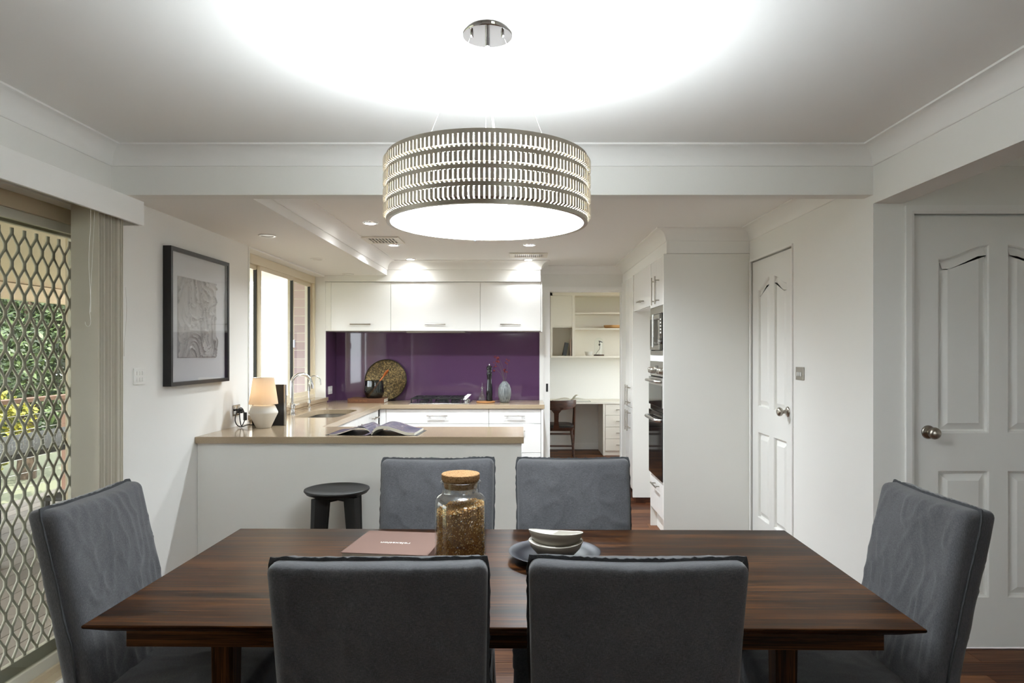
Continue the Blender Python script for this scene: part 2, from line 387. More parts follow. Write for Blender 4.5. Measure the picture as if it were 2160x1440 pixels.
def cornice(name, poly, zc, h, label):
    """cove swept round the closed rectilinear outline poly (counter-clockwise, room inside)"""
    prof = [(0.0, -h), (0.006, -h)]
    r = h - 0.012
    for k in range(9):
        a = PI - (PI / 2) * k / 8
        prof.append((h - 0.004 + r * math.cos(a), -h + 0.004 + r * math.sin(a)))
    prof += [(h, -0.008), (h, 0.0)]
    n = len(poly); mb = MB(); rings = []
    for i in range(n):
        p0, p1, p2 = Vector(poly[i - 1]), Vector(poly[i]), Vector(poly[(i + 1) % n])
        e1 = (p1 - p0).normalized(); e2 = (p2 - p1).normalized()
        n1 = Vector((-e1.y, e1.x)); n2 = Vector((-e2.y, e2.x))
        mit = (n1 + n2) / (1 + n1.dot(n2))
        rings.append([(p1.x + mit.x * o, p1.y + mit.y * o, zc + z) for o, z in prof])
    rings.append(rings[0])
    mb.loops(rings, False, False, closed=False)
    return struct(name, mb, 'trim_paint', label, 'cornice', smooth=18)
cornice('trim_1', [(XL, YR), (XR, YR), (XR, YB), (XL, YB)], ZC, 0.088, 'white coved cornice round the dining room ceiling')
cornice('trim_2', [(-1.335, YB + 0.085), (XR, YB + 0.085), (XR, 5.035), (1.075, 5.035), (1.075, YK), (0.194, YK), (0.194, 6.80), (-1.335, 6.80)], ZK, 0.088, 'white coved cornice round the kitchen ceiling')
cornice('trim_3', [(XR + 0.14, YR), (XH, YR), (XH, YB), (XR + 0.14, YB)], ZC, 0.088, 'white coved cornice in the shaded hall')

# door casings, doors
def arch_outline(u0, u1, v0, vl, vh, rising):
    """panel outline, top edge an S-curve from vl up to vh"""
    pts = [(u0, v0), (u1, v0)]
    k = 14; tops = []
    for i in range(k + 1):
        t = i / k; s = t * t * (3 - 2 * t); tops.append((u0 + (u1 - u0) * t, vl + (vh - vl) * (s if rising else 1 - s)))
    return pts + list(reversed(tops))
def inset(poly, d):
    n = len(poly); out = []
    for i in range(n):
        p0, p1, p2 = Vector(poly[i - 1]), Vector(poly[i]), Vector(poly[(i + 1) % n])
        e1 = (p1 - p0).normalized(); e2 = (p2 - p1).normalized(); n1 = Vector((-e1.y, e1.x)); n2 = Vector((-e2.y, e2.x))
        mit = (n1 + n2) / max(0.3, 1 + n1.dot(n2)); out.append((p1.x + mit.x * d, p1.y + mit.y * d))
    return out
def panel_door(name, label, ax, u0, u1, z1, face, back, sgn, knob_u, flip):
    """ax: normal axis; face = plane coordinate towards the room; sgn: direction of the room along ax"""
    t = thing(name, label, 'door', ((u0 + u1) / 2, (face + back) / 2, 0) if ax == 'y' else ((face + back) / 2, (u0 + u1) / 2, 0), kind='structure')
    W = u1 - u0; a0, a1 = u0 + 0.12 * W / 0.82, u0 + 0.365 * W / 0.82; b0, b1 = u1 - 0.365 * W / 0.82, u1 - 0.12 * W / 0.82
    outs = [arch_outline(a0, a1, 1.03, 1.865, 1.935, True), arch_outline(b0, b1, 1.03, 1.865, 1.935, False), rect(a0, a1, 0.24, 0.848), rect(b0, b1, 0.24, 0.848)]
    obj('leaf', MB().plate(rect(u0, u1, 0.002, z1), outs, ax, back, face), 'door_paint', t)
    P = lambda u, v, tt: (u, tt, v) if ax == 'y' else (tt, u, v)
    for o_ in outs:
        rings = []
        for d, h in ((0, 0.0), (0.006, -0.005), (0.008, -0.02), (0.016, -0.02), (0.048, -0.004), (0.052, -0.004)):
            rings.append([P(u, v, face + sgn * h) for u, v in inset(o_, d)])
        obj('panel', MB().loops(rings, False, True), 'door_paint', t, smooth=20)
    g = 0.02
    obj('gap_light_block', MB().plate(rect(u0 - g, u1 + g, 0.0005, z1 + g), [rect(u0 + 0.012, u1 - 0.012, 0.014, z1 - 0.012)], ax, min(back, back - sgn * 0.02) + 0.0005 * -sgn, max(back, back - sgn * 0.02) + 0.0005 * -sgn), 'trim_paint', t)  # ring added behind the leaf to stop light leaking through the gap
    thing_knob(t, ax, knob_u, 1.04 if ax == 'x' else 1.035, face, sgn)
    return t
def thing_knob(t, ax, u, z, face, s):
    prof = [(0.0, 0.0), (0.033, 0.0), (0.033, 0.004), (0.027, 0.009), (0.013, 0.012), (0.011, 0.030), (0.016, 0.034), (0.026, 0.042), (0.029, 0.053), (0.026, 0.063), (0.016, 0.069), (0.0, 0.071)]
    seg = 24; rings = []
    for r, h in prof:
        ring = []
        for j in range(seg):
            c_, s_ = math.cos(2 * PI * j / seg) * max(r, 0.0005), math.sin(2 * PI * j / seg) * max(r, 0.0005)
            ring.append((u + c_, face + s * h, z + s_) if ax == 'y' else (face + s * h, u + c_, z + s_))
        rings.append(ring)
    return obj('knob', MB().loops(rings), 'brushed_nickel', t, smooth=50, label='round brushed metal door knob')
def casing(name, ax, u0, u1, z1, face, sgn, wd, th, label):
    P = (lambda u, v, tt: (u, tt, v)) if ax == 'y' else (lambda u, v, tt: (tt, u, v))
    inn = [(u0, 0), (u0, z1), (u1, z1), (u1, 0)]; out = [(u0 - wd, 0), (u0 - wd, z1 + wd), (u1 + wd, z1 + wd), (u1 + wd, 0)]
    rings = []
    for (i, o_) in zip(inn, out):
        rings.append([P(*i, face), P(*i, face + sgn * th * 0.7), P((i[0] * 0.7 + o_[0] * 0.3), (i[1] * 0.7 + o_[1] * 0.3) if i[1] else 0, face + sgn * th), P(*o_, face + sgn * th), P(*o_, face)])
    return struct(name, MB().loops(rings), 'trim_paint', label, 'door casing')
panel_door('door_1', 'white panelled door in the bright wall beside the oven tower', 'x', 4.25, 4.995, 2.07, XR + 0.008, XR + 0.045, -1, 4.335, False)
casing('trim_4', 'x', 4.243, 5.003, 2.078, XR, -1, 0.014, 0.010, 'thin white casing round the door beside the oven tower')
panel_door('door_2', 'shaded panelled hall door behind the end dining chair', 'y', 1.885, 2.705, 2.072, YB + 0.012, YB + 0.048, -1, 1.957, False)
casing('trim_5', 'y', 1.878, 2.712, 2.08, YB, -1, 0.04, 0.014, 'moulded casing round the shaded hall door')

# study doorway casing and sliding-door edge
casing('trim_6', 'y', so[0] - 0.06, so[1], so[2], YK, -1, 0.05, 0.014, 'plain white casing round the study doorway')
t = thing('door_5', 'edge of a white cavity sliding door with black pull, beside the kitchen bench', 'door', (0.27, YK, 0), kind='structure')
obj('leaf_edge', MB().box(so[0] - 0.06, so[0], YK - 0.004, YK + 0.06, 0, so[2]), 'trim_paint', t)
obj('latch', MB().box(so[0] - 0.042, so[0] - 0.02, YK - 0.006, YK - 0.003, 1.0, 1.085), 'black_paint', t, label='black recessed pull')
struct('baseboard_study', MB().box(-1.2, 1.13, YS - 0.014, YS, 0.0, 0.09), 'trim_paint', 'white skirting board under the study desk', 'baseboard')
struct('baseboard_hall', MB().box(2.76, XH, YB - 0.014, YB, 0, 0.09), 'trim_paint', 'white skirting board beside the hall door', 'baseboard')

# ------------------------------------------------------------------ sliding door, blind, pelmet
def sliding_door():
    t = thing('door_3', 'sliding glass door with diamond security screen opening to the deck', 'door', (-2.08, 2.0, 0), kind='structure')
    y0, y1 = 0.9, 3.26
    fr = MB().plate(rect(y0, y1, -0.02, 2.06), [rect(y0 + 0.05, y1 - 0.04, 0.05, 1.995)], 'x', -2.15, -2.03)
    obj('frame', fr, 'beige_metal', t, bevel=0.002, label='beige aluminium door frame')
    obj('track', MB().box(-2.03, -1.985, y0, y1, -0.005, 0.022), 'beige_metal', t, bevel=0.002)
    obj('sill_strip', MB().box(-1.985, -1.962, y0, y1, -0.005, 0.012), 'trim_paint', t, bevel=0.002)
    for a, b in ((y0 + 0.05, 2.03), (1.97, y1 - 0.04)):
        x = -2.075 if a < 1 else -2.055
        s = obj('sash', MB().plate(rect(a, b, 0.05, 1.995), [rect(a + 0.05, b - 0.012, 0.10, 1.955)], 'x', x - 0.012, x + 0.012), 'grille_green' if a > 1 else 'beige_metal', t, bevel=0.0015)
        g = obj('pane', MB().box(x - 0.003, x + 0.003, a + 0.03, b - 0.008, 0.09, 1.965), 'door_glass', t)
    # screen leaf
    obj('screen_frame', MB().plate(rect(1.95, 3.225, 0.05, 1.995), [rect(1.985, 3.205, 0.13, 1.952)], 'x', -2.128, -2.104), 'grille_green', t, bevel=0.002)
    Wd, H = 0.072, 0.138; k = 0; y = 1.985
    while y < 3.215:
        pts = []; z = 0.115; i = 0; s = 1 if k % 2 else -1
        amp = Wd / 4 - 0.003
        while z < 1.96:
            pts.append((-2.112, y + s * amp, z)); pts.append((-2.112, y + s * amp, min(z + 0.026, 1.965))); z += H / 2; s = -s
        obj('grille_strip', MB().tube([p for p in pts], [0.0062] * len(pts), 6), 'grille_green', t, smooth=60)
        y += Wd / 2; k += 1
    # printed safety squares on the glass
    y = 2.30
    while y < 3.17:
        for dy, dz in ((0, 0), (0.016, 0.012)):
            s_ = 0.021
            obj('decal', MB().plate(rect(y + dy, y + dy + s_, 1.022 + dz, 1.022 + dz + s_ * 1.25), [rect(y + dy + 0.002, y + dy + s_ - 0.002, 1.024 + dz, 1.02 + dz + s_ * 1.25)], 'x', -2.0515, -2.051), 'cord_white', t)
        y += 0.062
    return t
sliding_door()
t = thing('pelmet', 'long white pelmet box above the sliding door blind', 'pelmet', (-1.88, 2.0, 2.02))
obj('front_board', MB().box(-1.815, -1.80, 0.7, 3.26, 2.021, 2.136), 'trim_paint', t, bevel=0.002)
obj('top_board', MB().box(XL, -1.815, 0.7, 3.26, 2.121, 2.136), 'trim_paint', t)
obj('end_board', MB().box(XL, -1.815, 3.245, 3.26, 2.021, 2.121), 'trim_paint', t)
t = thing('vertical_blind', 'cream vertical blind stacked open beside the sliding door', 'blind', (-1.9, 3.06, 0))
obj('headrail', MB().box(-1.925, -1.885, 0.8, 3.2, 2.062, 2.118), 'plastic_white', t)
for k in range(20):
    y = 2.968 + k * 0.0101; a = random.uniform(-0.010, 0.003) if k else 0
    obj('slat', MB().box(-1.957, -1.838 + a, y, y + 0.0014 + random.uniform(0, 0.003), 0.05, 2.066), 'slat_fabric', t)
obj('pull_cord', MB().tube([(-1.845 + 0.004 * math.sin(i * 0.6), 2.955 - 0.035, 2.09 - 0.5 * i / 14) for i in range(15)], 0.0016, 6), 'cord_white', t, smooth=60)
obj('pull_cord', MB().tube([(-1.845, 2.955, 2.07)] + [(-1.845 - 0.002 * i, 2.955, 2.05 - 0.5 * i / 12) for i in range(12)] + [(-1.875 + 0.012 * math.cos(a), 2.955, 1.55 + 0.02 * math.sin(a) * -1) for a in [x * PI / 8 for x in range(9)]], 0.0013, 6), 'cord_white', t, smooth=60)
obj('pull_cord', MB().tube([(-1.834, 3.165 + 0.01 * math.sin(i * 0.5), 1.72 - 0.32 * i / 10) for i in range(11)], 0.0013, 6), 'cord_white', t, smooth=60)

# ------------------------------------------------------------------ kitchen window
t = thing('window_1', 'wide kitchen sliding window with cream aluminium frame above the sink', 'window', (-2.1, 5.87, 0.97), kind='structure')
obj('frame', MB().plate(rect(4.921, 6.819, 0.966, 2.169), [rect(4.95, 6.79, 1.0, 2.10)], 'x', -2.125, -2.055), 'window_beige', t, bevel=0.002)
for a, b, x in ((4.95, 5.42, -2.10), (5.39, 6.21, -2.075), (6.17, 6.79, -2.10)):
    obj('sash', MB().plate(rect(a, b, 1.0, 2.10), [rect(a + 0.035, b - 0.035, 1.035, 2.065)], 'x', x - 0.012, x + 0.012), 'window_beige', t, bevel=0.0015)
    obj('pane', MB().box(x - 0.003, x + 0.003, a + 0.03, b - 0.03, 1.03, 2.07), 'clear_glass', t)
    obj('seal', MB().box(x - 0.011, x + 0.0135, b - 0.041, b - 0.033, 1.03, 2.07), 'dark_rubber', t)
obj('latch', MB().box(-2.063, -2.05, 6.175, 6.205, 1.46, 1.53), 'chrome', t, bevel=0.002)
obj('sill', MB().box(-2.06, -1.935, 4.9, 6.86, 0.932, 0.966), 'stone', t, bevel=0.002)
struct('trim_7', MB().plate(rect(4.90, 6.84, 0.966, 2.18), [rect(4.92, 6.82, 0.966, 2.17)], 'x', XL, XL + 0.006), 'trim_paint', 'narrow white bead round the kitchen window opening', 'window trim')

# unseen fill-light window added behind the camera, with an added eave against the sun
t = thing('added_window_rear', 'unseen window added for fill light in the rear wall behind the near chairs', 'window', (1.55, YR - 0.05, FILL_WIN[2]), kind='structure')
xm = (FILL_WIN[0] + FILL_WIN[1]) / 2
obj('frame', MB().plate(rect(*FILL_WIN), [rect(FILL_WIN[0] + 0.04, xm - 0.02, FILL_WIN[2] + 0.04, FILL_WIN[3] - 0.04), rect(xm + 0.02, FILL_WIN[1] - 0.04, FILL_WIN[2] + 0.04, FILL_WIN[3] - 0.04)], 'y', YR - 0.08, YR - 0.03), 'window_beige', t)
for a, b in ((FILL_WIN[0] + 0.04, xm - 0.02), (xm + 0.02, FILL_WIN[1] - 0.04)): obj('pane', MB().box(a, b, YR - 0.058, YR - 0.053, FILL_WIN[2] + 0.04, FILL_WIN[3] - 0.04), 'clear_glass', t)
struct('added_eave', MB().box(-2.4, XH + 0.3, YR - 1.05, YR - 0.1, 2.3, 2.45), 'trim_paint', 'unseen eave added to keep sun out of the rear window', 'eave')  # unseen slab added to block sun from the fill window

# ------------------------------------------------------------------ kitchen joinery
def bar_handle(p, c, ax, ln, off, mat='brushed_nickel', r=0.006):
    """bar along ax (x,y,z) centred at c, standing off along vector off"""
    c = Vector(c); off = Vector(off); a = {'x': Vector((1, 0, 0)), 'y': Vector((0, 1, 0)), 'z': Vector((0, 0, 1))}[ax]
    mb = MB().tube([c + off - a * ln / 2, c + off + a * ln / 2], r, 10)
    for s in (-1, 1): mb.tube([c + a * s * ln * 0.36, c + off + a * s * ln * 0.36], r * 0.8, 8)
    return obj('handle', mb, mat, p, smooth=50)
YF = 6.60
# base drawers, back run
for nm, x0, x1, lab, grp in (('drawer_cabinet', -1.31, -0.3126, 'wide white drawer cabinet under the gas cooktop', 'base drawers'), ('drawer_cabinet', -0.3126, 0.193, 'narrow white drawer cabinet at the study doorway end of the bench', 'base drawers')):
    t = thing(nm, lab, 'cabinet', ((x0 + x1) / 2, 6.9, 0), group='white drawer cabinets under the back bench')
    obj('carcass', MB().box(x0 + 0.002, x1 - 0.002, YF + 0.045, YK - 0.01, 0.12, 0.866), 'satin_white', t)
    obj('kickboard', MB().box(x0, x1, YF + 0.08, YF + 0.095, 0, 0.12), 'satin_white', t)
    xc = (x0 + x1) / 2
    for z0, z1, zh in ((0.726, 0.862, 0.804), (0.443, 0.722, 0.657), (0.125, 0.439, 0.375)):
        d = obj('drawer_front', MB().box(x0 + 0.002, x1 - 0.002, YF + 0.022, YF + 0.042, z0, z1), 'gloss_white', t, bevel=0.0015)
        bar_handle(d, (xc, YF + 0.022, zh), 'x', 0.2, (0, -0.03, 0))
t = thing('filler_panel', 'white corner filler between the sink bench and the cooktop drawers', 'panel', (-1.34, 6.62, 0.5))
obj('panel', MB().box(-1.372, -1.312, YF + 0.024, YF + 0.044, 0.12, 0.864), 'gloss_white', t)
tag(obj('end_panel', MB().box(0.195, 0.217, YF + 0.01, YK - 0.005, 0, 0.868), 'gloss_white', bevel=0.001), 'white end panel closing the back bench beside the study doorway', 'panel')
# sink run
for i, (y0, y1, lab) in enumerate(((5.26, 6.16, 'white double-door cabinet under the sink'), (6.16, 6.575, 'white drawer cabinet in the corner beside the sink cabinet'), (4.66, 5.26, 'white cabinet between the peninsula and the sink cabinet'))):
    t = thing('sink_cabinet' if i == 0 else 'base_cabinet', lab, 'cabinet', (-1.66, (y0 + y1) / 2, 0), group='white cabinets under the sink bench')
    obj('carcass', MB().box(XL + 0.01, -1.396, y0 + 0.002, y1 - 0.002, 0.12, 0.66 if i == 0 else 0.866), 'satin_white', t)
    obj('kickboard', MB().box(-1.45, -1.435, y0, y1, 0, 0.12), 'satin_white', t)
    if i == 1:
        for z0, z1 in ((0.726, 0.862), (0.443, 0.722), (0.125, 0.439)):
            d = obj('drawer_front', MB().box(-1.394, -1.374, y0 + 0.002, y1 - 0.002, z0, z1), 'gloss_white', t, bevel=0.0015)
            bar_handle(d, (-1.374, (y0 + y1) / 2, (z0 + z1) / 2 + 0.01), 'y', 0.2, (0.03, 0, 0))
    else:
        ym = (y0 + y1) / 2
        for a, b, yh in ((y0, ym, ym - 0.06), (ym, y1, ym + 0.06)):
            d = obj('cabinet_door', MB().box(-1.394, -1.374, a + 0.002, b - 0.002, 0.125, 0.862), 'gloss_white', t, bevel=0.0015)
            bar_handle(d, (-1.374, yh, 0.71), 'z', 0.2, (0.03, 0, 0))
# peninsula
t = thing('peninsula', 'white panelled peninsula cabinet behind the black stool', 'cabinet', (-0.98, 4.38, 0))
obj('front_panel', MB().box(XL + 0.003, 0.003, 4.13, 4.15, 0, 0.868), 'satin_white', t)
obj('carcass', MB().box(XL + 0.003, -0.017, 4.152, 4.62, 0.1, 0.868), 'satin_white', t)
obj('end_panel', MB().box(-0.016, 0.003, 4.151, 4.64, 0, 0.868), 'satin_white', t)
# worktop: peninsula + sink run + back run, one stone slab with rounded sink hole
def rrect(u0, u1, v0, v1, r, k=8):
    pts = []
    for cx_, cy_, a0 in ((u1 - r, v0 + r, -PI / 2), (u1 - r, v1 - r, 0), (u0 + r, v1 - r, PI / 2), (u0 + r, v0 + r, PI)):
        for i in range(k + 1):
            a = a0 + PI / 2 * i / k; pts.append((cx_ + r * math.cos(a), cy_ + r * math.sin(a)))
    return pts
SK = (-1.79, -1.43, 5.30, 6.05)
wt = MB().plate([(XL + 0.002, 4.10), (0.017, 4.10), (0.017, 4.66), (-1.354, 4.66), (-1.354, YF), (0.228, YF), (0.228, YK - 0.002), (XL + 0.002, YK - 0.002)], [rrect(*SK, 0.11)], 'z', 0.87, 0.91)
tag(obj('worktop', wt, 'stone', bevel=0.002), 'beige polished stone worktop running round the kitchen', 'worktop')
tag(obj('upstand', MB().box(XL + 0.001, XL + 0.018, 4.93, 6.83, 0.911, 0.932), 'stone'), 'low beige stone upstand under the kitchen window sill', 'upstand')
# sink bowl
t = thing('kitchen_sink', 'undermount stainless steel sink with rounded corners set in the stone bench', 'sink', (-1.61, 5.67, 0.7))
rings = []
for d, z in ((-0.012, 0.869), (0.002, 0.869), (0.004, 0.80), (0.012, 0.72), (0.05, 0.695), (0.12, 0.69)):
    rings.append([(u, v, z) for u, v in rrect(SK[0] + d, SK[1] - d, SK[2] + d, SK[3] - d, max(0.02, 0.11 - d * 0.5))])
obj('bowl', MB().loops(rings, False, True), 'steel', t, smooth=40)
obj('drain', MB().lathe([(0.0005, 0.0), (0.045, 0.0), (0.045, 0.004), (0.03, 0.002), (0.0005, 0.002)], 24, (-1.61, 5.67, 0.6905)), 'chrome', t, smooth=40)
# taps
def arcpts(c, r, a0, a1, k, ux, z=True): return [(c[0] + ux[0] * r * math.cos(a0 + (a1 - a0) * i / k), c[1] + ux[1] * r * math.cos(a0 + (a1 - a0) * i / k), c[2] + r * math.sin(a0 + (a1 - a0) * i / k)) for i in range(k + 1)]
bx_, by_ = -1.86, 5.54
t = thing('mixer_tap', 'chrome gooseneck mixer tap beside the sink', 'tap', (bx_, by_, 0.91))
obj('base', MB().lathe([(0.001, 0), (0.027, 0), (0.027, 0.006), (0.022, 0.012), (0.022, 0.05), (0.027, 0.055), (0.027, 0.085), (0.018, 0.095), (0.001, 0.095)], 24, (bx_, by_, 0.91)), 'chrome', t, smooth=40)
ux = (0.92, 0.39)
sp = [(bx_, by_, 1.0), (bx_, by_, 1.15)] + arcpts((bx_ + 0.075 * ux[0], by_ + 0.075 * ux[1], 1.165), 0.075, PI, 0.12, 16, ux)
obj('spout', MB().tube(sp, [0.013] * 2 + [0.0125] * 15 + [0.013, 0.013], 16), 'chrome', t, smooth=60)
e = Vector(sp[-1]); obj('nozzle', MB().tube([e, e + Vector((0.004, 0.002, -0.02)), e + Vector((0.008, 0.004, -0.055))], [0.0135, 0.015, 0.013], 16), 'chrome', t, smooth=60)
obj('lever', MB().tube([(bx_ + 0.02, by_ + 0.008, 0.985), (bx_ + 0.05, by_ - 0.006, 0.992), (bx_ + 0.06, by_ - 0.008, 1.0)], [0.012, 0.009, 0.006], 12), 'chrome', t, smooth=60)
fx, fy = -1.885, 6.07
t = thing('filter_tap', 'slim chrome filter tap between the mixer and the splashback', 'tap', (fx, fy, 0.91))
obj('base', MB().lathe([(0.001, 0), (0.019, 0), (0.019, 0.012), (0.012, 0.02), (0.012, 0.05), (0.016, 0.055), (0.014, 0.085), (0.001, 0.085)], 20, (fx, fy, 0.91)), 'chrome', t, smooth=40)
obj('spout', MB().tube([(fx, fy, 0.99), (fx, fy, 1.16)] + arcpts((fx + 0.045, fy + 0.015, 1.16), 0.047, PI, 0.2, 12, (0.95, 0.3)) + [(fx + 0.094, fy + 0.03, 1.125)], 0.006, 10), 'chrome', t, smooth=60)
obj('lever', MB().tube([(fx, fy - 0.012, 0.95), (fx + 0.006, fy - 0.04, 0.955)], 0.004, 8), 'chrome', t, smooth=60)
# splashback
tag(obj('splashback', MB().box(XL + 0.008, 0.194, YK - 0.009, YK - 0.002, 0.911, 1.628), 'plum_glass'), 'glossy plum purple glass splashback behind the cooktop', 'splashback')
tag(obj('splashback_return', MB().box(XL + 0.001, XL + 0.007, 6.845, YK - 0.003, 0.911, 1.628), 'plum_glass'), 'narrow plum glass return beside the kitchen window', 'splashback')
# wall cabinets
YW = 6.82
for k, (x0, x1, lab) in enumerate(((-1.899, -1.302, 'glossy white wall cabinet nearest the kitchen window'), (-1.302, -0.407, 'widest glossy white wall cabinet above the cooktop'), (-0.407, 0.1966, 'glossy white wall cabinet nearest the study doorway'))):
    t = thing('wall_cabinet', lab, 'cabinet', ((x0 + x1) / 2, 7.0, 1.63), group='glossy white wall cabinets')
    obj('carcass', MB().box(x0 + 0.001, x1 - 0.001, YW + 0.022, YK - 0.002, 1.632, 2.119), 'satin_white', t)
    d = obj('cabinet_door', MB().box(x0 + 0.0015, x1 - 0.0015, YW, YW + 0.02, 1.63, 2.117), 'gloss_white', t, bevel=0.0015)
    bar_handle(d, ((x0 + x1) / 2 + (0.0 if k < 2 else -0.0), YW, 1.695), 'x', 0.205, (0, -0.03, 0))
tag(obj('filler_panel', MB().box(XL + 0.002, -1.90, YW + 0.004, YK - 0.002, 1.63, 2.119), 'satin_white'), 'slim white filler between window wall and wall cabinets', 'panel')
tag(obj('end_panel', MB().box(0.1975, 0.212, YW - 0.002, YK - 0.002, 1.622, 2.119), 'satin_white'), 'thin white side panel ending the wall cabinets', 'panel')
t = thing('rangehood', 'slim slide-out rangehood under the widest wall cabinet', 'rangehood', (-0.85, 7.0, 1.6))
obj('body', MB().box(-1.15, -0.56, 6.86, 7.15, 1.612, 1.631), 'steel', t, bevel=0.002)
obj('front_strip', MB().box(-1.15, -0.56, 6.845, 6.862, 1.614, 1.628), 'brushed_nickel', t)

# ------------------------------------------------------------------ oven tower, fridge bay, pantry (fronts face -x)
XF = 1.063
t = thing('oven_tower', 'tall white oven cabinet with its plain side panel towards the dining table', 'cabinet', (1.38, 5.32, 0))
obj('side_panel', MB().box(XF - 0.012, XR - 0.002, 5.03, 5.048, 0, 2.143), 'satin_white', t, bevel=0.001)
obj('far_panel', MB().box(XF, XR - 0.002, 5.592, 5.608, 0, 2.143), 'satin_white', t)
obj('carcass', MB().box(XF + 0.09, XR - 0.002, 5.049, 5.591, 0.15, 2.143), 'satin_white', t)
obj('kickboard', MB().box(XF + 0.05, XF + 0.065, 5.049, 5.591, 0, 0.15), 'satin_white', t)
obj('rail', MB().box(XF + 0.002, XF + 0.06, 5.049, 5.591, 1.348, 1.394), 'satin_white', t)
for a, b, yh in ((5.05, 5.319, 5.255), (5.321, 5.59, 5.385)):
    d = obj('cabinet_door', MB().box(XF, XF + 0.02, a, b, 1.775, 2.14), 'gloss_white', t, bevel=0.0015)
    bar_handle(d, (XF, yh, 1.895), 'z', 0.215, (-0.034, 0, 0))
d = obj('drawer_front', MB().box(XF, XF + 0.02, 5.05, 5.59, 0.163, 0.446), 'gloss_white', t, bevel=0.0015)
bar_handle(d, (XF, 5.32, 0.385), 'y', 0.2, (-0.034, 0, 0))
t = thing('microwave', 'built-in stainless microwave in the oven cabinet', 'microwave', (1.1, 5.32, 1.4))
obj('trim_frame', MB().plate(rect(5.052, 5.588, 1.396, 1.772), [rect(5.08, 5.56, 1.43, 1.715)], 'x', XF - 0.004, XF + 0.03), 'steel', t, bevel=0.002)
dr = obj('microwave_door', MB().box(XF - 0.014, XF + 0.02, 5.19, 5.556, 1.435, 1.71), 'steel', t, bevel=0.003)
obj('window', MB().box(XF - 0.0155, XF - 0.013, 5.25, 5.53, 1.47, 1.68), 'oven_glass', dr)
bar_handle(dr, (XF - 0.014, 5.225, 1.58), 'z', 0.25, (-0.04, 0, 0), 'steel', 0.008)
cp = obj('control_panel', MB().box(XF - 0.012, XF + 0.02, 5.084, 5.186, 1.435, 1.71), 'black_gloss', t, bevel=0.002)
obj('dial', MB().loops([[(XF - h, 5.135 + 0.022 * math.cos(2 * PI * j / 20), 1.50 + 0.022 * math.sin(2 * PI * j / 20)) for j in range(20)] for h in (0.012, 0.034)]), 'steel', cp, smooth=40)
for k in range(5): obj('button', MB().box(XF - 0.0145, XF - 0.012, 5.12, 5.15, 1.56 + k * 0.025, 1.572 + k * 0.025), 'plastic_white', cp)
t = thing('wall_oven', 'stainless double wall oven with dark glass doors under the microwave', 'oven', (1.1, 5.32, 0.45))
cp = obj('control_panel', MB().box(XF - 0.006, XF + 0.05, 5.052, 5.588, 1.232, 1.346), 'steel', t, bevel=0.002)
for y in (5.12, 5.19, 5.45, 5.52):
    obj('dial', MB().loops([[(XF - h, y + r * math.cos(2 * PI * j / 20), 1.275 + r * math.sin(2 * PI * j / 20)) for j in range(20)] for h, r in ((0.006, 0.026), (0.03, 0.022), (0.034, 0.018))]), 'brushed_nickel', cp, smooth=40)
obj('display', MB().box(XF - 0.0075, XF - 0.005, 5.27, 5.37, 1.26, 1.315), 'black_gloss', cp)
for z0, z1, nm in ((1.05, 1.225, 'grill_door'), (0.452, 0.845, 'oven_door')):
    pass
d1_ = obj('grill_door', MB().box(XF - 0.018, XF + 0.03, 5.055, 5.585, 1.0, 1.224), 'steel', t, bevel=0.002)
obj('glass_panel', MB().box(XF - 0.0195, XF - 0.017, 5.065, 5.575, 1.003, 1.165), 'oven_glass', d1_)
obj('handle', MB().tube([(XF - 0.018, 5.10, 1.195), (XF - 0.05, 5.11, 1.197), (XF - 0.055, 5.2, 1.198), (XF - 0.055, 5.44, 1.198), (XF - 0.05, 5.53, 1.197), (XF - 0.018, 5.54, 1.195)], 0.011, 10), 'steel', d1_, smooth=60)
obj('vent_strip', MB().box(XF - 0.004, XF + 0.03, 5.055, 5.585, 0.962, 0.998), 'black_gloss', t)
d2_ = obj('oven_door', MB().box(XF - 0.018, XF + 0.03, 5.055, 5.585, 0.452, 0.96), 'oven_glass', t, bevel=0.002)
obj('handle', MB().tube([(XF - 0.018, 5.10, 0.905), (XF - 0.05, 5.11, 0.907), (XF - 0.055, 5.2, 0.908), (XF - 0.055, 5.44, 0.908), (XF - 0.05, 5.53, 0.907), (XF - 0.018, 5.54, 0.905)], 0.013, 10), 'steel', d2_, smooth=60)
t = thing('overhead_cabinet', 'white cupboard above the empty fridge bay', 'cabinet', (1.38, 6.02, 1.8))
obj('carcass', MB().box(XF + 0.022, XR - 0.002, 5.61, 6.428, 1.80, 2.143), 'satin_white', t)
d = obj('cabinet_door', MB().box(XF, XF + 0.02, 5.61, 6.428, 1.80, 2.14), 'gloss_white', t, bevel=0.0015)
bar_handle(d, (XF, 5.98, 1.86), 'y', 0.2, (-0.034, 0, 0))
t = thing('pantry', 'tall white pantry cupboard next to the study doorway', 'cabinet', (1.38, 6.82, 0))
obj('side_panel', MB().box(XF - 0.01, XR - 0.002, 6.43, 6.448, 0.05, 2.143), 'satin_white', t)
obj('kickboard', MB().box(XF + 0.02, XR - 0.002, 6.434, 7.19, 0, 0.05), 'dark_wood', t)
obj('carcass', MB().box(XF + 0.022, XR - 0.002, 6.449, 7.20, 0.1, 2.143), 'satin_white', t)
for z0, z1, zh in ((0.885, 2.14, 1.0), (0.11, 0.88, 0.755)):
    for a, b, yh in ((6.45, 6.689, 6.63), (6.691, 6.93, 6.75)):
        d = obj('cabinet_door', MB().box(XF, XF + 0.02, a, b, z0, z1), 'gloss_white', t, bevel=0.0015)
        bar_handle(d, (XF, yh, zh), 'z', 0.2, (-0.034, 0, 0))
obj('filler', MB().box(XF, XF + 0.02, 6.932, 7.205, 0.1, 2.14), 'satin_white', t)

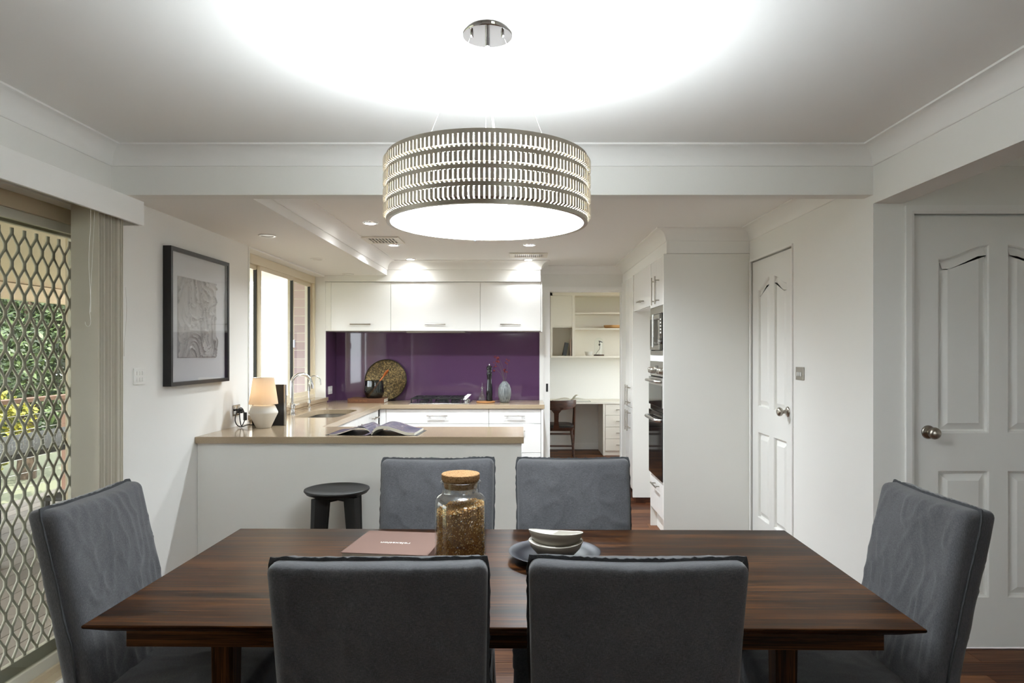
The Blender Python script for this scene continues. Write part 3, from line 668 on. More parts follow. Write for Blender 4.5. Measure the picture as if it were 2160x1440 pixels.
# ------------------------------------------------------------------ ceiling fittings
k = 0
for (x, y, lab) in ((-1.058, 4.79, 'lit round downlight nearest the cross beam, on the window side'), (-1.078, 5.77, 'lit round downlight beside the square ceiling vent'), (-1.076, 6.65, 'lit round downlight in front of the wall cabinets, window side'),
                    (0.072, 5.77, 'lit round downlight before the long ceiling vent'), (0.072, 6.68, 'lit round downlight behind the long ceiling vent'), (0.072, 4.79, 'lit round downlight hidden behind the drum pendant')):
    t = thing('downlight', lab, 'downlight', (x, y, ZK), group='lit kitchen downlights')
    obj('rim', MB().lathe([(0.036, -0.001), (0.036, -0.006), (0.052, -0.005), (0.055, -0.001)], 28, (x, y, ZK), False, False), 'chrome', t, smooth=40)
    obj('lens', MB().lathe([(0.0005, -0.003), (0.036, -0.003), (0.036, -0.001), (0.0005, -0.001)], 28, (x, y, ZK)), 'downlight_glow', t)
    light('downlight_beam', 'SPOT', (x, y, ZK - 0.02), t, DOWN_W * (0.07 if y > 6.3 else 0.22 if x < -1 and y < 5 else 1.4 if y < 5 else 0.9), (0.86, 0.94, 1.0), spot_size=math.radians(150), spot_blend=0.9, shadow_soft_size=0.035)
for (x, y, lab) in ((-1.657, 4.46, 'unlit flush round fitting in the lowered bulkhead, nearest the framed picture'), (-1.67, 5.59, 'unlit round fitting halfway along the lowered bulkhead'), (-1.688, 6.66, 'unlit round fitting in the bulkhead nearest the wall cabinets')):
    t = thing('downlight', lab, 'downlight', (x, y, 2.182), group='unlit bulkhead downlights')
    obj('rim', MB().lathe([(0.038, -0.001), (0.04, -0.008), (0.054, -0.007), (0.058, -0.001)], 28, (x, y, 2.182), False, False), 'plastic_white', t, smooth=40)
    obj('lens', MB().lathe([(0.0005, -0.003), (0.038, -0.003), (0.038, -0.001), (0.0005, -0.001)], 28, (x, y, 2.182)), 'satin_white', t)
def vent(x, y, wx, wy, lab, nb):
    t = thing('ceiling_vent', lab, 'vent', (x, y, ZK), group='ceiling vents')
    obj('frame', MB().plate(rect(x - wx / 2, x + wx / 2, y - wy / 2, y + wy / 2), [rect(x - wx / 2 + 0.04, x + wx / 2 - 0.04, y - wy / 2 + 0.04, y + wy / 2 - 0.04)], 'z', ZK - 0.012, ZK - 0.0005), 'cream_board', t, bevel=0.003)
    obj('dark_backing', MB().box(x - wx / 2 + 0.04, x + wx / 2 - 0.04, y - wy / 2 + 0.04, y + wy / 2 - 0.04, ZK - 0.002, ZK - 0.001), 'black_paint', t)  # flat black sheet, painted-in shade for the vent opening
    for i in range(nb):
        xx = x - wx / 2 + 0.045 + (wx - 0.09) * i / (nb - 1)
        obj('louvre', MB().box(xx - 0.005, xx + 0.005, y - wy / 2 + 0.04, y + wy / 2 - 0.04, ZK - 0.010, ZK - 0.003), 'cream_board', t)
    obj('crossbar', MB().box(x - wx / 2 + 0.04, x + wx / 2 - 0.04, y - 0.006, y + 0.006, ZK - 0.0115, ZK - 0.0095), 'cream_board', t)
vent(-1.11, 5.50, 0.30, 0.30, 'square louvred ceiling vent beside the bulkhead edge', 9)
vent(0.07, 6.36, 0.355, 0.26, 'long slotted ceiling vent near the study doorway', 15)

# ------------------------------------------------------------------ drum pendant
PX, PY, PZ, PR, PH = -0.100, 2.04, 1.80, 0.298, 0.192
t = thing('pendant_light', 'large round drum pendant of slotted steel hanging over the dining table', 'pendant lamp', (PX, PY, PZ))
c0 = (PX, PY, PZ)
obj('canopy', MB().lathe([(0.001, 0.0), (0.074, 0.0), (0.077, 0.004), (0.077, 0.034), (0.001, 0.034)], 40, (PX, PY, ZC - 0.034)), 'chrome', t, smooth=40)
obj('cord_grip', MB().lathe([(0.001, 0), (0.007, 0), (0.007, 0.035), (0.001, 0.035)], 16, (PX, PY, ZC - 0.068)), 'chrome', t, smooth=40)
cable_top = ZC - 0.036
for a in (math.radians(205), math.radians(335), math.radians(95)):
    ax_, ay_ = PX + 0.05 * math.cos(a), PY + 0.05 * math.sin(a)
    obj('cable', MB().tube([(ax_, ay_, cable_top), (PX + 0.2 * math.cos(a), PY + 0.2 * math.sin(a), PZ + PH)], 0.0011, 6), 'steel', t)
    obj('cable_stud', MB().lathe([(0.001, 0), (0.004, 0), (0.005, 0.008), (0.005, 0.014), (0.001, 0.014)], 12, (ax_, ay_, cable_top - 0.012)), 'chrome', t, smooth=40)
obj('power_cord', MB().tube([(PX + 0.03 * s * (1 if s < 1 else 1) * (0.2 + s), PY + 0.012 * math.sin(s * 4), ZC - 0.06 - (ZC - 0.06 - PZ - PH + 0.01) * s) for s in [i / 14 for i in range(15)]], 0.0032, 8), 'cord_clear', t, smooth=60)
hb = [0.012, 0.033, 0.012, 0.033, 0.012, 0.033, 0.012, 0.033, 0.012]
shade = obj('drum_shade', MB().lathe([(PR - 0.012, 0.0), (PR, 0.0), (PR, 0.012), (PR - 0.012, 0.012)], 96, c0, False, False).loops([[(PX + (PR - 0.012) * math.cos(2 * PI * j / 96), PY + (PR - 0.012) * math.sin(2 * PI * j / 96), PZ + zz) for j in range(96)] for zz in (0, 0.012)], False, False), 'shade_steel', t, smooth=30)
zz = 0; bands = []
NL = 142
tabs_rear = MB()
import_tab = None
for i, h in enumerate(hb):
    z0, z1 = PZ + zz, PZ + zz + h
    if i % 2 == 0 and i > 0:
        obj('band', MB().lathe([(PR - 0.010, z0), (PR, z0), (PR, z1), (PR - 0.010, z1)], 96, (PX, PY, 0), False, False), 'shade_steel', shade, smooth=30)
    elif i % 2 == 1:
        wa = 2 * PI / NL * 0.74
        def tab(a, r0, r1):
            pts = []
            for r, z in ((r0, z0), (r1, z0 + 0.004), (r1, z1 - 0.003), (r0, z1)):
                pts.append([(r * math.cos(a - wa / 2), r * math.sin(a - wa / 2), z - PZ), (r * math.cos(a + wa / 2), r * math.sin(a + wa / 2), z - PZ)])
            v_ = [p for q in pts for p in q]
            return v_, [(0, 1, 3, 2), (2, 3, 5, 4), (4, 5, 7, 6), (0, 2, 4, 6), (1, 7, 5, 3), (0, 6, 7, 1)]
        v_, f_ = tab(0, PR - 0.001, PR + 0.009)
        me = mesh('louvre', MB().add(v_, f_), 'shade_steel')
        for j in range(NL):
            a = 2 * PI * (j + 0.5) / NL
            if math.sin(a) < 0.02:      # towards the camera: single pieces
                o = bpy.data.objects.new('louvre', me); C.objects.link(o); o.parent = shade; o.rotation_euler = (0, 0, a)
            else:
                v2_, f2_ = tab(a, PR - 0.001, PR + 0.009); tabs_rear.add([(x + PX, y + PY, z + PZ) for x, y, z in v2_], f2_)
    zz += h
o = obj('rear_louvres', tabs_rear, 'shade_steel', shade); o['kind'] = 'stuff'
obj('liner', MB().lathe([(PR - 0.016, 0.008), (PR - 0.016, PH - 0.012)], 96, c0, False, False), 'pendant_side', t, label='glowing white inner drum')
obj('diffuser', MB().lathe([(0.001, 0.002), (PR - 0.012, 0.002), (PR - 0.012, 0.006), (0.001, 0.006)], 96, c0), 'pendant_bottom', t, label='glowing round bottom diffuser')
obj('bulb_glow_disc', MB().lathe([(0.001, PH - 0.014), (PR - 0.02, PH - 0.014), (PR - 0.02, PH - 0.010), (0.001, PH - 0.010)], 64, c0), 'pendant_top', t)  # added glowing disc standing in for bulbs in the open drum top
obj('diffuser_clip', MB().box(PX - 0.06, PX - 0.052, PY + PR - 0.02, PY + PR - 0.012, PZ - 0.004, PZ + 0.002), 'black_paint', t)

# ------------------------------------------------------------------ dining table
TZ = 0.75
t = thing('dining_table', 'long dark walnut dining table with an undercut edge', 'table', (-0.043, 2.12, 0), math.radians(-0.7), world=False)
hw, hd = 1.029, 0.46
def trg(ix, z): return [(-hw + ix, -hd + ix, z), (hw - ix, -hd + ix, z), (hw - ix, hd - ix, z), (-hw + ix, hd - ix, z)]
obj('table_top', MB().loops([trg(0.042, TZ - 0.03), trg(0.002, TZ - 0.009), trg(0.0, TZ - 0.006), trg(0.0, TZ - 0.002), trg(0.002, TZ)]), 'walnut', t)
obj('apron', MB().plate(rect(-0.978, 0.978, -0.36, 0.36), [rect(-0.955, 0.955, -0.337, 0.337)], 'z', 0.655, TZ - 0.03), 'walnut', t, bevel=0.002)
for sx in (-1, 1):
    for sy in (-1, 1):
        def sec(s, z): return [(sx * (0.735 * 1 + a * s), sy * (0.318 + b * s), z) for a, b in ((-0.03, -0.03), (0.022, -0.03), (0.04, -0.005), (0.028, 0.03), (-0.03, 0.03))]
        obj('leg', MB().loops([sec(0.72, 0.0), sec(1.0, TZ - 0.031)]), 'walnut_leg', t, bevel=0.002)

# ------------------------------------------------------------------ slipcovered chairs
def softblock(x0, x1, y0, y1, z0, z1, r, n, warp):
    """dense rounded box, warped vertex by vertex"""
    nx, ny, nz_ = n; mb = MB(); idx = {}
    def vid(i, j, k):
        key = (i, j, k)
        if key not in idx:
            p = Vector((x0 + (x1 - x0) * i / nx, y0 + (y1 - y0) * j / ny, z0 + (z1 - z0) * k / nz_))
            q = Vector((min(max(p.x, x0 + r), x1 - r), min(max(p.y, y0 + r), y1 - r), min(max(p.z, z0 + r), z1 - r)))
            d = p - q
            if d.length > 1e-6: p = q + d.normalized() * r * min(1, max(abs(d.x), abs(d.y), abs(d.z)) / r)
            idx[key] = len(mb.v); mb.v.append(tuple(warp(p)))
        return idx[key]
    for i in range(nx):
        for j in range(ny):
            mb.f.append((vid(i, j, 0), vid(i, j + 1, 0), vid(i + 1, j + 1, 0), vid(i + 1, j, 0))); mb.f.append((vid(i, j, nz_), vid(i + 1, j, nz_), vid(i + 1, j + 1, nz_), vid(i, j + 1, nz_)))
    for i in range(nx):
        for k in range(nz_):
            mb.f.append((vid(i, 0, k), vid(i + 1, 0, k), vid(i + 1, 0, k + 1), vid(i, 0, k + 1))); mb.f.append((vid(i, ny, k), vid(i, ny, k + 1), vid(i + 1, ny, k + 1), vid(i + 1, ny, k)))
    for j in range(ny):
        for k in range(nz_):
            mb.f.append((vid(0, j, k), vid(0, j, k + 1), vid(0, j + 1, k + 1), vid(0, j + 1, k))); mb.f.append((vid(nx, j, k), vid(nx, j + 1, k), vid(nx, j + 1, k + 1), vid(nx, j, k + 1)))
    return mb
BW, BT, ZT, ZS = 0.228, 0.046, 0.985, 0.455
def slip_chair(label, loc, rot, seed):
    t = thing('dining_chair', label, 'chair', loc, rot, 'grey slipcovered dining chairs', world=False)
    off = Vector((seed * 13.7, seed * 5.1, seed * 9.3))
    def lean(z): return -0.20 - 0.17 * max(0, z - ZS) - 0.03 * max(0, min(1, (z - ZS) * 2)) * (z - ZS)
    def wrinkle(p, amp=1.0):
        q = Vector((p.x * 7, p.y * 7, p.z * 5)) + off
        a = noise.noise(q) * 0.006
        d = Vector((p.x * 16 + p.z * 7, p.y * 9, p.z * 7 - p.x * 9)) + off
        rdg = 1 - abs(noise.noise(d)); a += (max(0, rdg - 0.8) * 5) ** 2 * 0.004
        return a * amp
    def warp(p):
        w_ = 1 - 0.05 * max(0, (ZT - p.z)) / (ZT - 0.1)
        belly = 0.008 * (1 - (p.x / BW) ** 2) * (1 if p.y > 0 else -1)
        s = 1 if p.y > 0 else -1
        edge = min(1, (BW - abs(p.x)) / 0.03)
        k = wrinkle(Vector((p.x, s * 0.3, p.z)), 1.5)
        sag = -0.006 * math.cos(p.x / BW * PI / 2) * max(0, (p.z - 0.9) / 0.085)
        return (p.x * w_ + noise.noise(Vector((p.y * 5, p.z * 4, s)) + off) * 0.004, p.y + (belly + s * k * edge) * (1 if abs(p.y) > BT * 0.6 else 0.2) + lean(p.z), p.z + sag + noise.noise(Vector((p.x * 5, 0, p.z)) + off) * 0.003)
    obj('backrest', softblock(-BW, BW, -BT, BT, 0.12, ZT, 0.024, (48, 10, 88), warp), 'linen', t, smooth=80)
    def warp2(p):
        k = wrinkle(p, 0.8); crown = 0.012 * (1 - (p.x / 0.235) ** 2) * (1 - ((p.y - 0.03) / 0.24) ** 2) if p.z > 0.43 else 0
        return (p.x + (k if abs(p.x) > 0.2 else 0), p.y + (k if p.y > 0.2 else 0), p.z + crown + (k if p.z > 0.44 else 0))
    obj('seat', softblock(-0.232, 0.232, -0.175, 0.25, 0.36, 0.468, 0.022, (34, 30, 8), warp2), 'linen', t, smooth=80)
    # skirt falling from the seat
    rings = []
    for k in range(13):
        z = 0.40 - 0.32 * k / 12; e = 0.004 + 0.010 * k / 12; ring = []
        for (u, v) in rrect(-0.228, 0.228, -0.19, 0.246, 0.025, 5):
            fx_ = 0.006 * (k / 12) * math.sin((u * 31 + v * 27) + seed); ring.append((u * (1 + e * 2) + fx_, v * (1 + e * 2) + fx_, z))
        # densify straight runs
        dense = []
        for a, b in zip(ring, ring[1:] + ring[:1]):
            n_ = max(1, int((Vector(a) - Vector(b)).length / 0.03))
            for q in range(n_):
                s = q / n_; dense.append([a[c] + (b[c] - a[c]) * s for c in range(3)])
        rings.append(dense)
    nn = min(len(r) for r in rings); rings = [r if len(r) == nn else [r[int(i * len(r) / nn)] for i in range(nn)] for r in rings]
    for k, r in enumerate(rings):
        for i, p in enumerate(r):
            wv = 0.007 * (k / 12) * math.sin(i * 0.9 + seed * 2); p[0] += wv * (1 if p[0] > 0 else -1); p[1] += wv * 0.7
    obj('skirt', MB().loops(rings, False, False), 'linen', t, smooth=80)
    # raw seam flange round the backrest
    rr_ = random.Random(seed); path = []
    def wsc(z): return 1 - 0.05 * max(0, (ZT - z)) / (ZT - 0.1)
    for i in range(70): z = 0.13 + (ZT - 0.145) * i / 69; path.append((-BW * wsc(z) + noise.noise(Vector((0, z * 4, 1)) + off) * 0.004, lean(z), z, -1, 0))
    for i in range(61):
        x = -BW + 0.004 + (2 * BW - 0.008) * i / 60; path.append((x, lean(ZT), ZT - 0.006 * math.cos(x / BW * PI / 2) + noise.noise(Vector((x * 5, 0, ZT)) + off) * 0.003, 0, 1))
    for i in range(70): z = ZT - 0.015 - (ZT - 0.145) * i / 69; path.append((BW * wsc(z) + noise.noise(Vector((0, z * 4, 1)) + off) * 0.004, lean(z), z, 1, 0))
    rings = []
    for i, (x, y, z, ox, oz) in enumerate(path):
        hgt = 0.0065 + rr_.uniform(-0.0016, 0.0016) + 0.002 * noise.noise(Vector((i * 0.12, seed, 0))); lx = 0.006 * noise.noise(Vector((i * 0.09, seed + 4, 0)))
        if ox and z > ZT - 0.02: ox, oz = ox * 0.7, 0.7
        if oz == 1 and abs(x) > BW - 0.012: ox, oz = math.copysign(0.6, x), 0.8
        inn = -0.006
        rings.append([(x + ox * inn, y - 0.0028, z + oz * inn), (x + ox * inn, y + 0.0028, z + oz * inn), (x + ox * hgt, y + 0.002 + lx, z + oz * hgt), (x + ox * hgt, y - 0.002 + lx, z + oz * hgt)])
    obj('seam', MB().loops(rings), 'linen_edge', t, smooth=30)
    for sx in (-1, 1):
        for sy in (-0.16, 0.215):
            obj('leg', MB().loops([[(sx * 0.19 + a * s, sy + b * s, z) for a, b in ((-1, -1), (1, -1), (1, 1), (-1, 1))] for s, z in ((0.013, 0.0), (0.019, 0.35))]), 'dark_wood', t)
    return t
slip_chair('grey slipcovered chair with its back to the viewer, nearest the book and jar', (-0.305, 1.745, 0), math.radians(1.2), 1)
slip_chair('grey slipcovered chair with its back to the viewer, in front of the bowls', (0.252, 1.745, 0), math.radians(-1.2), 2)
slip_chair('grey slipcovered chair across the table, behind the granola jar', (-0.335, 2.495, 0), PI + math.radians(0.6), 3)
slip_chair('grey slipcovered chair across the table, behind the stacked bowls', (0.209, 2.495, 0), PI - math.radians(0.6), 4)
slip_chair('grey slipcovered chair at the table end by the sliding door', (-1.02, 2.11, 0), -PI / 2 + math.radians(2), 5)
slip_chair('grey slipcovered chair at the table end by the hall door', (0.955, 2.09, 0), PI / 2 - math.radians(1), 6)

# ------------------------------------------------------------------ things on the table
bt = thing('linen_book', 'brown linen-covered book with white lettering lying on the dining table', 'book', (-0.425, 2.322, TZ), math.radians(-7), world=False)
obj('cover', MB().box(-0.1425, 0.1425, -0.135, 0.135, 0.0205, 0.0235), 'book_linen', bt, bevel=0.0008)
obj('back_cover', MB().box(-0.1425, 0.1425, -0.135, 0.135, 0.0, 0.003), 'book_linen', bt, bevel=0.0008)
obj('spine', MB().box(0.1425, 0.1455, -0.135, 0.135, 0.0, 0.0235), 'book_linen', bt, bevel=0.0008)
obj('pages', MB().box(-0.138, 0.1425, -0.131, 0.131, 0.003, 0.0205), 'page', bt)
me = text_mesh('relaxation', 0.026, 'lettering', 'lettering'); me.transform(Matrix.Translation((0.0, -0.01, 0.0238)) @ Matrix.Rotation(PI, 4, 'Z'))
obj('lettering', me, 'lettering', bt)
JX, JY = -0.184, 2.08
t = thing('granola_jar', 'tall glass jar of granola with a cork stopper', 'jar', (JX, JY, TZ))
jp = [(0.001, 0.0), (0.07, 0.0), (0.0775, 0.006), (0.0785, 0.02), (0.0785, 0.205), (0.076, 0.222), (0.068, 0.234), (0.0585, 0.240), (0.0565, 0.246), (0.0565, 0.268), (0.061, 0.272), (0.062, 0.277), (0.058, 0.280), (0.054, 0.279)]
inn = [(0.0535, 0.246), (0.055, 0.239), (0.066, 0.231), (0.073, 0.22), (0.0752, 0.205), (0.0752, 0.012), (0.068, 0.007), (0.001, 0.007)]
obj('glass_body', MB().lathe(jp + inn, 64, (JX, JY, TZ), False, False), 'jar_glass', t, smooth=60)
obj('cork_stopper', MB().lathe([(0.001, 0.257), (0.049, 0.257), (0.0535, 0.281), (0.0565, 0.2815), (0.058, 0.284), (0.058, 0.299), (0.056, 0.301), (0.001, 0.301)], 48, (JX, JY, TZ)), 'cork', t, smooth=40)
# granola: dense core and loose flakes
def gtop(x, y): return 0.200 + 0.16 * x + 0.05 * y
seg = 40; rings = []
for k in range(12):
    z = 0.008 + (0.19) * k / 11; rings.append([(JX + 0.070 * math.cos(2 * PI * j / seg), JY + 0.070 * math.sin(2 * PI * j / seg), TZ + min(z, 1)) for j in range(seg)])
rings[-1] = [(x, y, TZ + gtop(x - JX, y - JY) - 0.004) for x, y, z in rings[-1]]
core = obj('granola', MB().loops(rings), 'granola_core', t)
fl = MB(); rg = random.Random(11)
def flake(c, s):
    n = Vector((rg.gauss(0, 1), rg.gauss(0, 1), rg.gauss(0, 1))).normalized(); u = n.orthogonal().normalized(); v = n.cross(u)
    k = rg.uniform(0.55, 1); th = s * rg.uniform(0.3, 0.8)
    pts = [c + u * s + n * th * .1, c + v * s * k, c - u * s * rg.uniform(.6, 1), c - v * s * k, c + n * th, c - n * th]
    fl.add(pts, [(0, 1, 4), (1, 2, 4), (2, 3, 4), (3, 0, 4), (1, 0, 5), (2, 1, 5), (3, 2, 5), (0, 3, 5)])
for i in range(5200):
    a = rg.uniform(0, 2 * PI); z = rg.uniform(0.012, 0.215); r = rg.uniform(0.0675, 0.0715)
    x, y = r * math.cos(a), r * math.sin(a)
    if z > gtop(x, y): continue
    fl_s = rg.choice([0.0022, 0.0026, 0.003, 0.0034, 0.004, 0.0022, 0.0026]); flake(Vector((JX + x, JY + y, TZ + z)), fl_s)
for i in range(1500):
    a = rg.uniform(0, 2 * PI); r = 0.0715 * math.sqrt(rg.random()); x, y = r * math.cos(a), r * math.sin(a)
    flake(Vector((JX + x, JY + y, TZ + gtop(x, y) + rg.uniform(-0.003, 0.003))), rg.uniform(0.0022, 0.0045))
o = obj('granola_flakes', fl, 'granola', t); o['kind'] = 'stuff'
QX, QY = 0.109, 2.215
def dish(prof, c, seg, mod=None):
    return MB().loops([[(c[0] + r * math.cos(2 * PI * j / seg) * (mod(2 * PI * j / seg, z)[0] if mod else 1), c[1] + r * math.sin(2 * PI * j / seg) * (mod(2 * PI * j / seg, z)[0] if mod else 1), c[2] + z + (mod(2 * PI * j / seg, z)[1] if mod else 0)) for j in range(seg)] for r, z in prof])
tag(obj('dinner_plate', dish([(0.001, 0.0), (0.07, 0.0), (0.075, 0.003), (0.12, 0.012), (0.148, 0.024), (0.150, 0.026), (0.147, 0.0265), (0.118, 0.0155), (0.09, 0.008), (0.001, 0.0065)], (QX, QY, TZ), 72), 'plate_dark', smooth=60), 'dark blue-black plate under the stacked bowls', 'plate')
def bowl(name, label, z, tilt, seed, rot, lift):
    t = thing(name, label, 'bowl', (QX + 0.004, QY, z), rot, 'stacked stoneware bowls', world=False)
    def mod(a, zz): k = min(1, zz / 0.05); return (1 + 0.03 * k * math.cos(2 * a + 0.3), k * (lift * math.cos(2 * a) + tilt * math.cos(a + seed)))
    t.location.z = z
    obj('outside', dish([(0.03, 0.0), (0.04, 0.001), (0.062, 0.012), (0.078, 0.03), (0.086, 0.05), (0.0855, 0.0515)], (0, 0, 0), 64, mod), 'bowl_outer', t, smooth=60)
    me = dish([(0.0855, 0.0515), (0.0835, 0.0518), (0.0825, 0.050), (0.074, 0.031), (0.058, 0.015), (0.03, 0.006), (0.001, 0.005)], (0, 0, 0), 64, mod)
    obj('inside', me, 'bowl_inner', t, smooth=60)
    return t
bowl('stoneware_bowl', 'lower of two grey stoneware bowls stacked on the dark plate', TZ + 0.0075, 0.0, 0.4, 0.05, 0.002)
bowl('stoneware_bowl', 'upper stoneware bowl with wavy white rim, topmost of the stack', TZ + 0.036, 0.015, PI / 2 + 0.3, 0.0, 0.003)

# ------------------------------------------------------------------ black stool
SX, SY, SZ = -1.04, 3.86, 0.648
t = thing('counter_stool', 'round black wooden stool in front of the peninsula', 'stool', (SX, SY, 0))
obj('seat', MB().lathe([(0.001, -0.03), (0.145, -0.03), (0.168, -0.022), (0.181, -0.006), (0.18, 0.0), (0.174, 0.002), (0.165, -0.001), (0.08, -0.005), (0.001, -0.006)], 56, (SX, SY, SZ)), 'stool_black', t, smooth=40)
for a in (45, 135, 225, 315):
    a = math.radians(a + 10); ca, sa = math.cos(a), math.sin(a)
    rings = []
    for r, z, wd, th in ((0.165, 0.0, 0.022, 0.014), (0.118, SZ - 0.032, 0.048, 0.018)):
        cx_, cy_ = SX + r * ca, SY + r * sa
        rings.append([(cx_ + ca * u * wd - sa * v * th, cy_ + sa * u * wd + ca * v * th, z) for u, v in ((-1, -1), (1, -1), (1, 1), (-1, 1))])
    obj('leg', MB().loops(rings), 'stool_black', t, bevel=0.004)
for a in (55, 145):
    a = math.radians(a); ca, sa = math.cos(a), math.sin(a)
    obj('brace', MB().add([(SX + ca * u - sa * v, SY + sa * u + ca * v, SZ + z) for z in (-0.065 if a < 1.5 else -0.062, -0.031) for u, v in ((-0.1, -0.016), (0.1, -0.016), (0.1, 0.016), (-0.1, 0.016))], [(0, 3, 2, 1), (4, 5, 6, 7), (0, 1, 5, 4), (1, 2, 6, 5), (2, 3, 7, 6), (3, 0, 4, 7)]), 'stool_black', t)

# ------------------------------------------------------------------ things on the peninsula
LX, LY = -1.735, 4.60
t = thing('table_lamp', 'small white ceramic table lamp with lit linen shade', 'lamp', (LX, LY, 0.91))
obj('base', MB().lathe([(0.001, 0.0), (0.044, 0.0), (0.048, 0.003), (0.0925, 0.098), (0.0935, 0.104), (0.0915, 0.110), (0.074, 0.148), (0.068, 0.152), (0.001, 0.152)], 40, (LX, LY, 0.91)), 'ceramic_matt', t, smooth=40)
obj('shade', MB().lathe([(0.094, 0.160), (0.0685, 0.338)], 48, (LX, LY, 0.91), False, False), 'shade_cloth', t, smooth=60)
obj('shade_ring', MB().lathe([(0.067, 0.336), (0.069, 0.3385), (0.0695, 0.336)], 48, (LX, LY, 0.91), False, False), 'plastic_white', t)
obj('bulb_holder', MB().lathe([(0.001, 0.15), (0.014, 0.15), (0.014, 0.19), (0.001, 0.19)], 16, (LX, LY, 0.91)), 'plastic_white', t)
light('lamp_bulb', 'POINT', (LX, LY, 0.91 + 0.235), t, LAMP_W, (1.0, 0.72, 0.42), shadow_soft_size=0.025)
cord = [(LX - 0.05, LY + 0.02, 0.918), (LX - 0.10, LY + 0.0, 0.93), (LX - 0.15, LY - 0.02, 0.918), (LX - 0.185, LY - 0.01, 0.95), (LX - 0.19, LY + 0.02, 1.01), (LX - 0.165, LY + 0.04, 1.04), (LX - 0.14, LY + 0.04, 0.98), (LX - 0.15, LY + 0.02, 0.925), (LX - 0.17, LY + 0.04, 0.93), (LX - 0.185, LY + 0.06, 1.0), (XL + 0.05, 4.69, 1.012), (XL + 0.03, 4.69, 1.015)]
def smooth_path(p, k=6):
    p = [Vector(q) for q in p]; out = []
    for i in range(len(p) - 1):
        a, b, c, d = p[max(i - 1, 0)], p[i], p[i + 1], p[min(i + 2, len(p) - 1)]
        for s in range(k):
            u = s / k; out.append(0.5 * ((2 * b) + (c - a) * u + (2 * a - 5 * b + 4 * c - d) * u * u + (3 * b - a - 3 * c + d) * u ** 3))
    return out + [p[-1]]
obj('flex', MB().tube(smooth_path(cord), 0.0035, 8), 'black_paint', t, smooth=60)
obj('switch', MB().box(LX - 0.150, LX - 0.130, LY + 0.03, LY + 0.05, 0.955, 1.01), 'black_paint', t, bevel=0.004)
obj('plug', MB().box(XL + 0.008, XL + 0.05, 4.675, 4.705, 1.0, 1.03), 'black_paint', t, bevel=0.005)
def plate_outlet(name, label, x, y, z, wy, wz, mat, holes, sgn=1, swm='plastic_white', cat='switch'):
    t = thing(name, label, cat, (x, y, z))
    obj('plate', MB().box(min(x, x + sgn * 0.007), max(x, x + sgn * 0.007), y - wy / 2, y + wy / 2, z - wz / 2, z + wz / 2), mat, t, bevel=0.002)
    for dy, dz, a, b in holes:
        obj('rocker', MB().box(min(x + sgn * 0.007, x + sgn * 0.0105), max(x + sgn * 0.007, x + sgn * 0.0105), y + dy - a / 2, y + dy + a / 2, z + dz - b / 2, z + dz + b / 2), swm, t, bevel=0.001)
    return t
plate_outlet('power_outlet', 'chrome power outlet on the wall behind the table lamp', XL, 4.69, 1.02, 0.115, 0.075, 'chrome', [(-0.03, 0.018, 0.012, 0.018), (0.03, 0.018, 0.012, 0.018), (0.03, -0.014, 0.03, 0.022), (-0.03, -0.014, 0.03, 0.022)], cat='outlet')
plate_outlet('light_switch', 'white six-rocker wall switch between blind and framed picture', XL, 3.50, 1.295, 0.105, 0.083, 'plastic_white', [(u, v, 0.014, 0.02) for u in (-0.025, 0, 0.025) for v in (-0.016, 0.016)])
plate_outlet('light_switch', 'brushed steel three-rocker wall switch beside the panelled door', XR, 4.12, 1.29, 0.115, 0.078, 'brushed_nickel', [(u, -0.004, 0.014, 0.024) for u in (-0.025, 0, 0.025)], -1)
plate_outlet('power_outlet', 'white power outlet on the plum glass by the window', XL + 0.007, 6.98, 1.03, 0.13, 0.08, 'plastic_white', [(-0.03, 0.0, 0.03, 0.03), (0.03, 0.0, 0.03, 0.03)], cat='outlet')
# standing black book behind the lamp
bt = thing('black_book', 'large black book standing upright behind the table lamp', 'book', (-1.745, 4.735, 0.91), math.radians(6), world=False)
obj('cover', MB().box(-0.112, 0.100, -0.016, -0.013, 0, 0.285), 'book_black', bt)
obj('back_cover', MB().box(-0.112, 0.112, 0.013, 0.016, 0, 0.285), 'book_black', bt)
obj('pages', MB().box(-0.108, 0.097, -0.013, 0.013, 0.003, 0.28), 'steel', bt)
obj('spine', MB().box(0.100, 0.112, -0.018, 0.014, 0, 0.285), 'steel', bt, bevel=0.003)
obj('emblem', MB().loops([[(-0.068 + 0.015 * math.cos(2 * PI * j / 24), yy, 0.058 + 0.015 * math.sin(2 * PI * j / 24)) for j in range(24)] for yy in (-0.0165, -0.016)]), 'gold', bt, label='round gold emblem')
obj('label_patch', MB().box(-0.10, -0.072, -0.0166, -0.016, 0.235, 0.265), 'book_grey', bt)
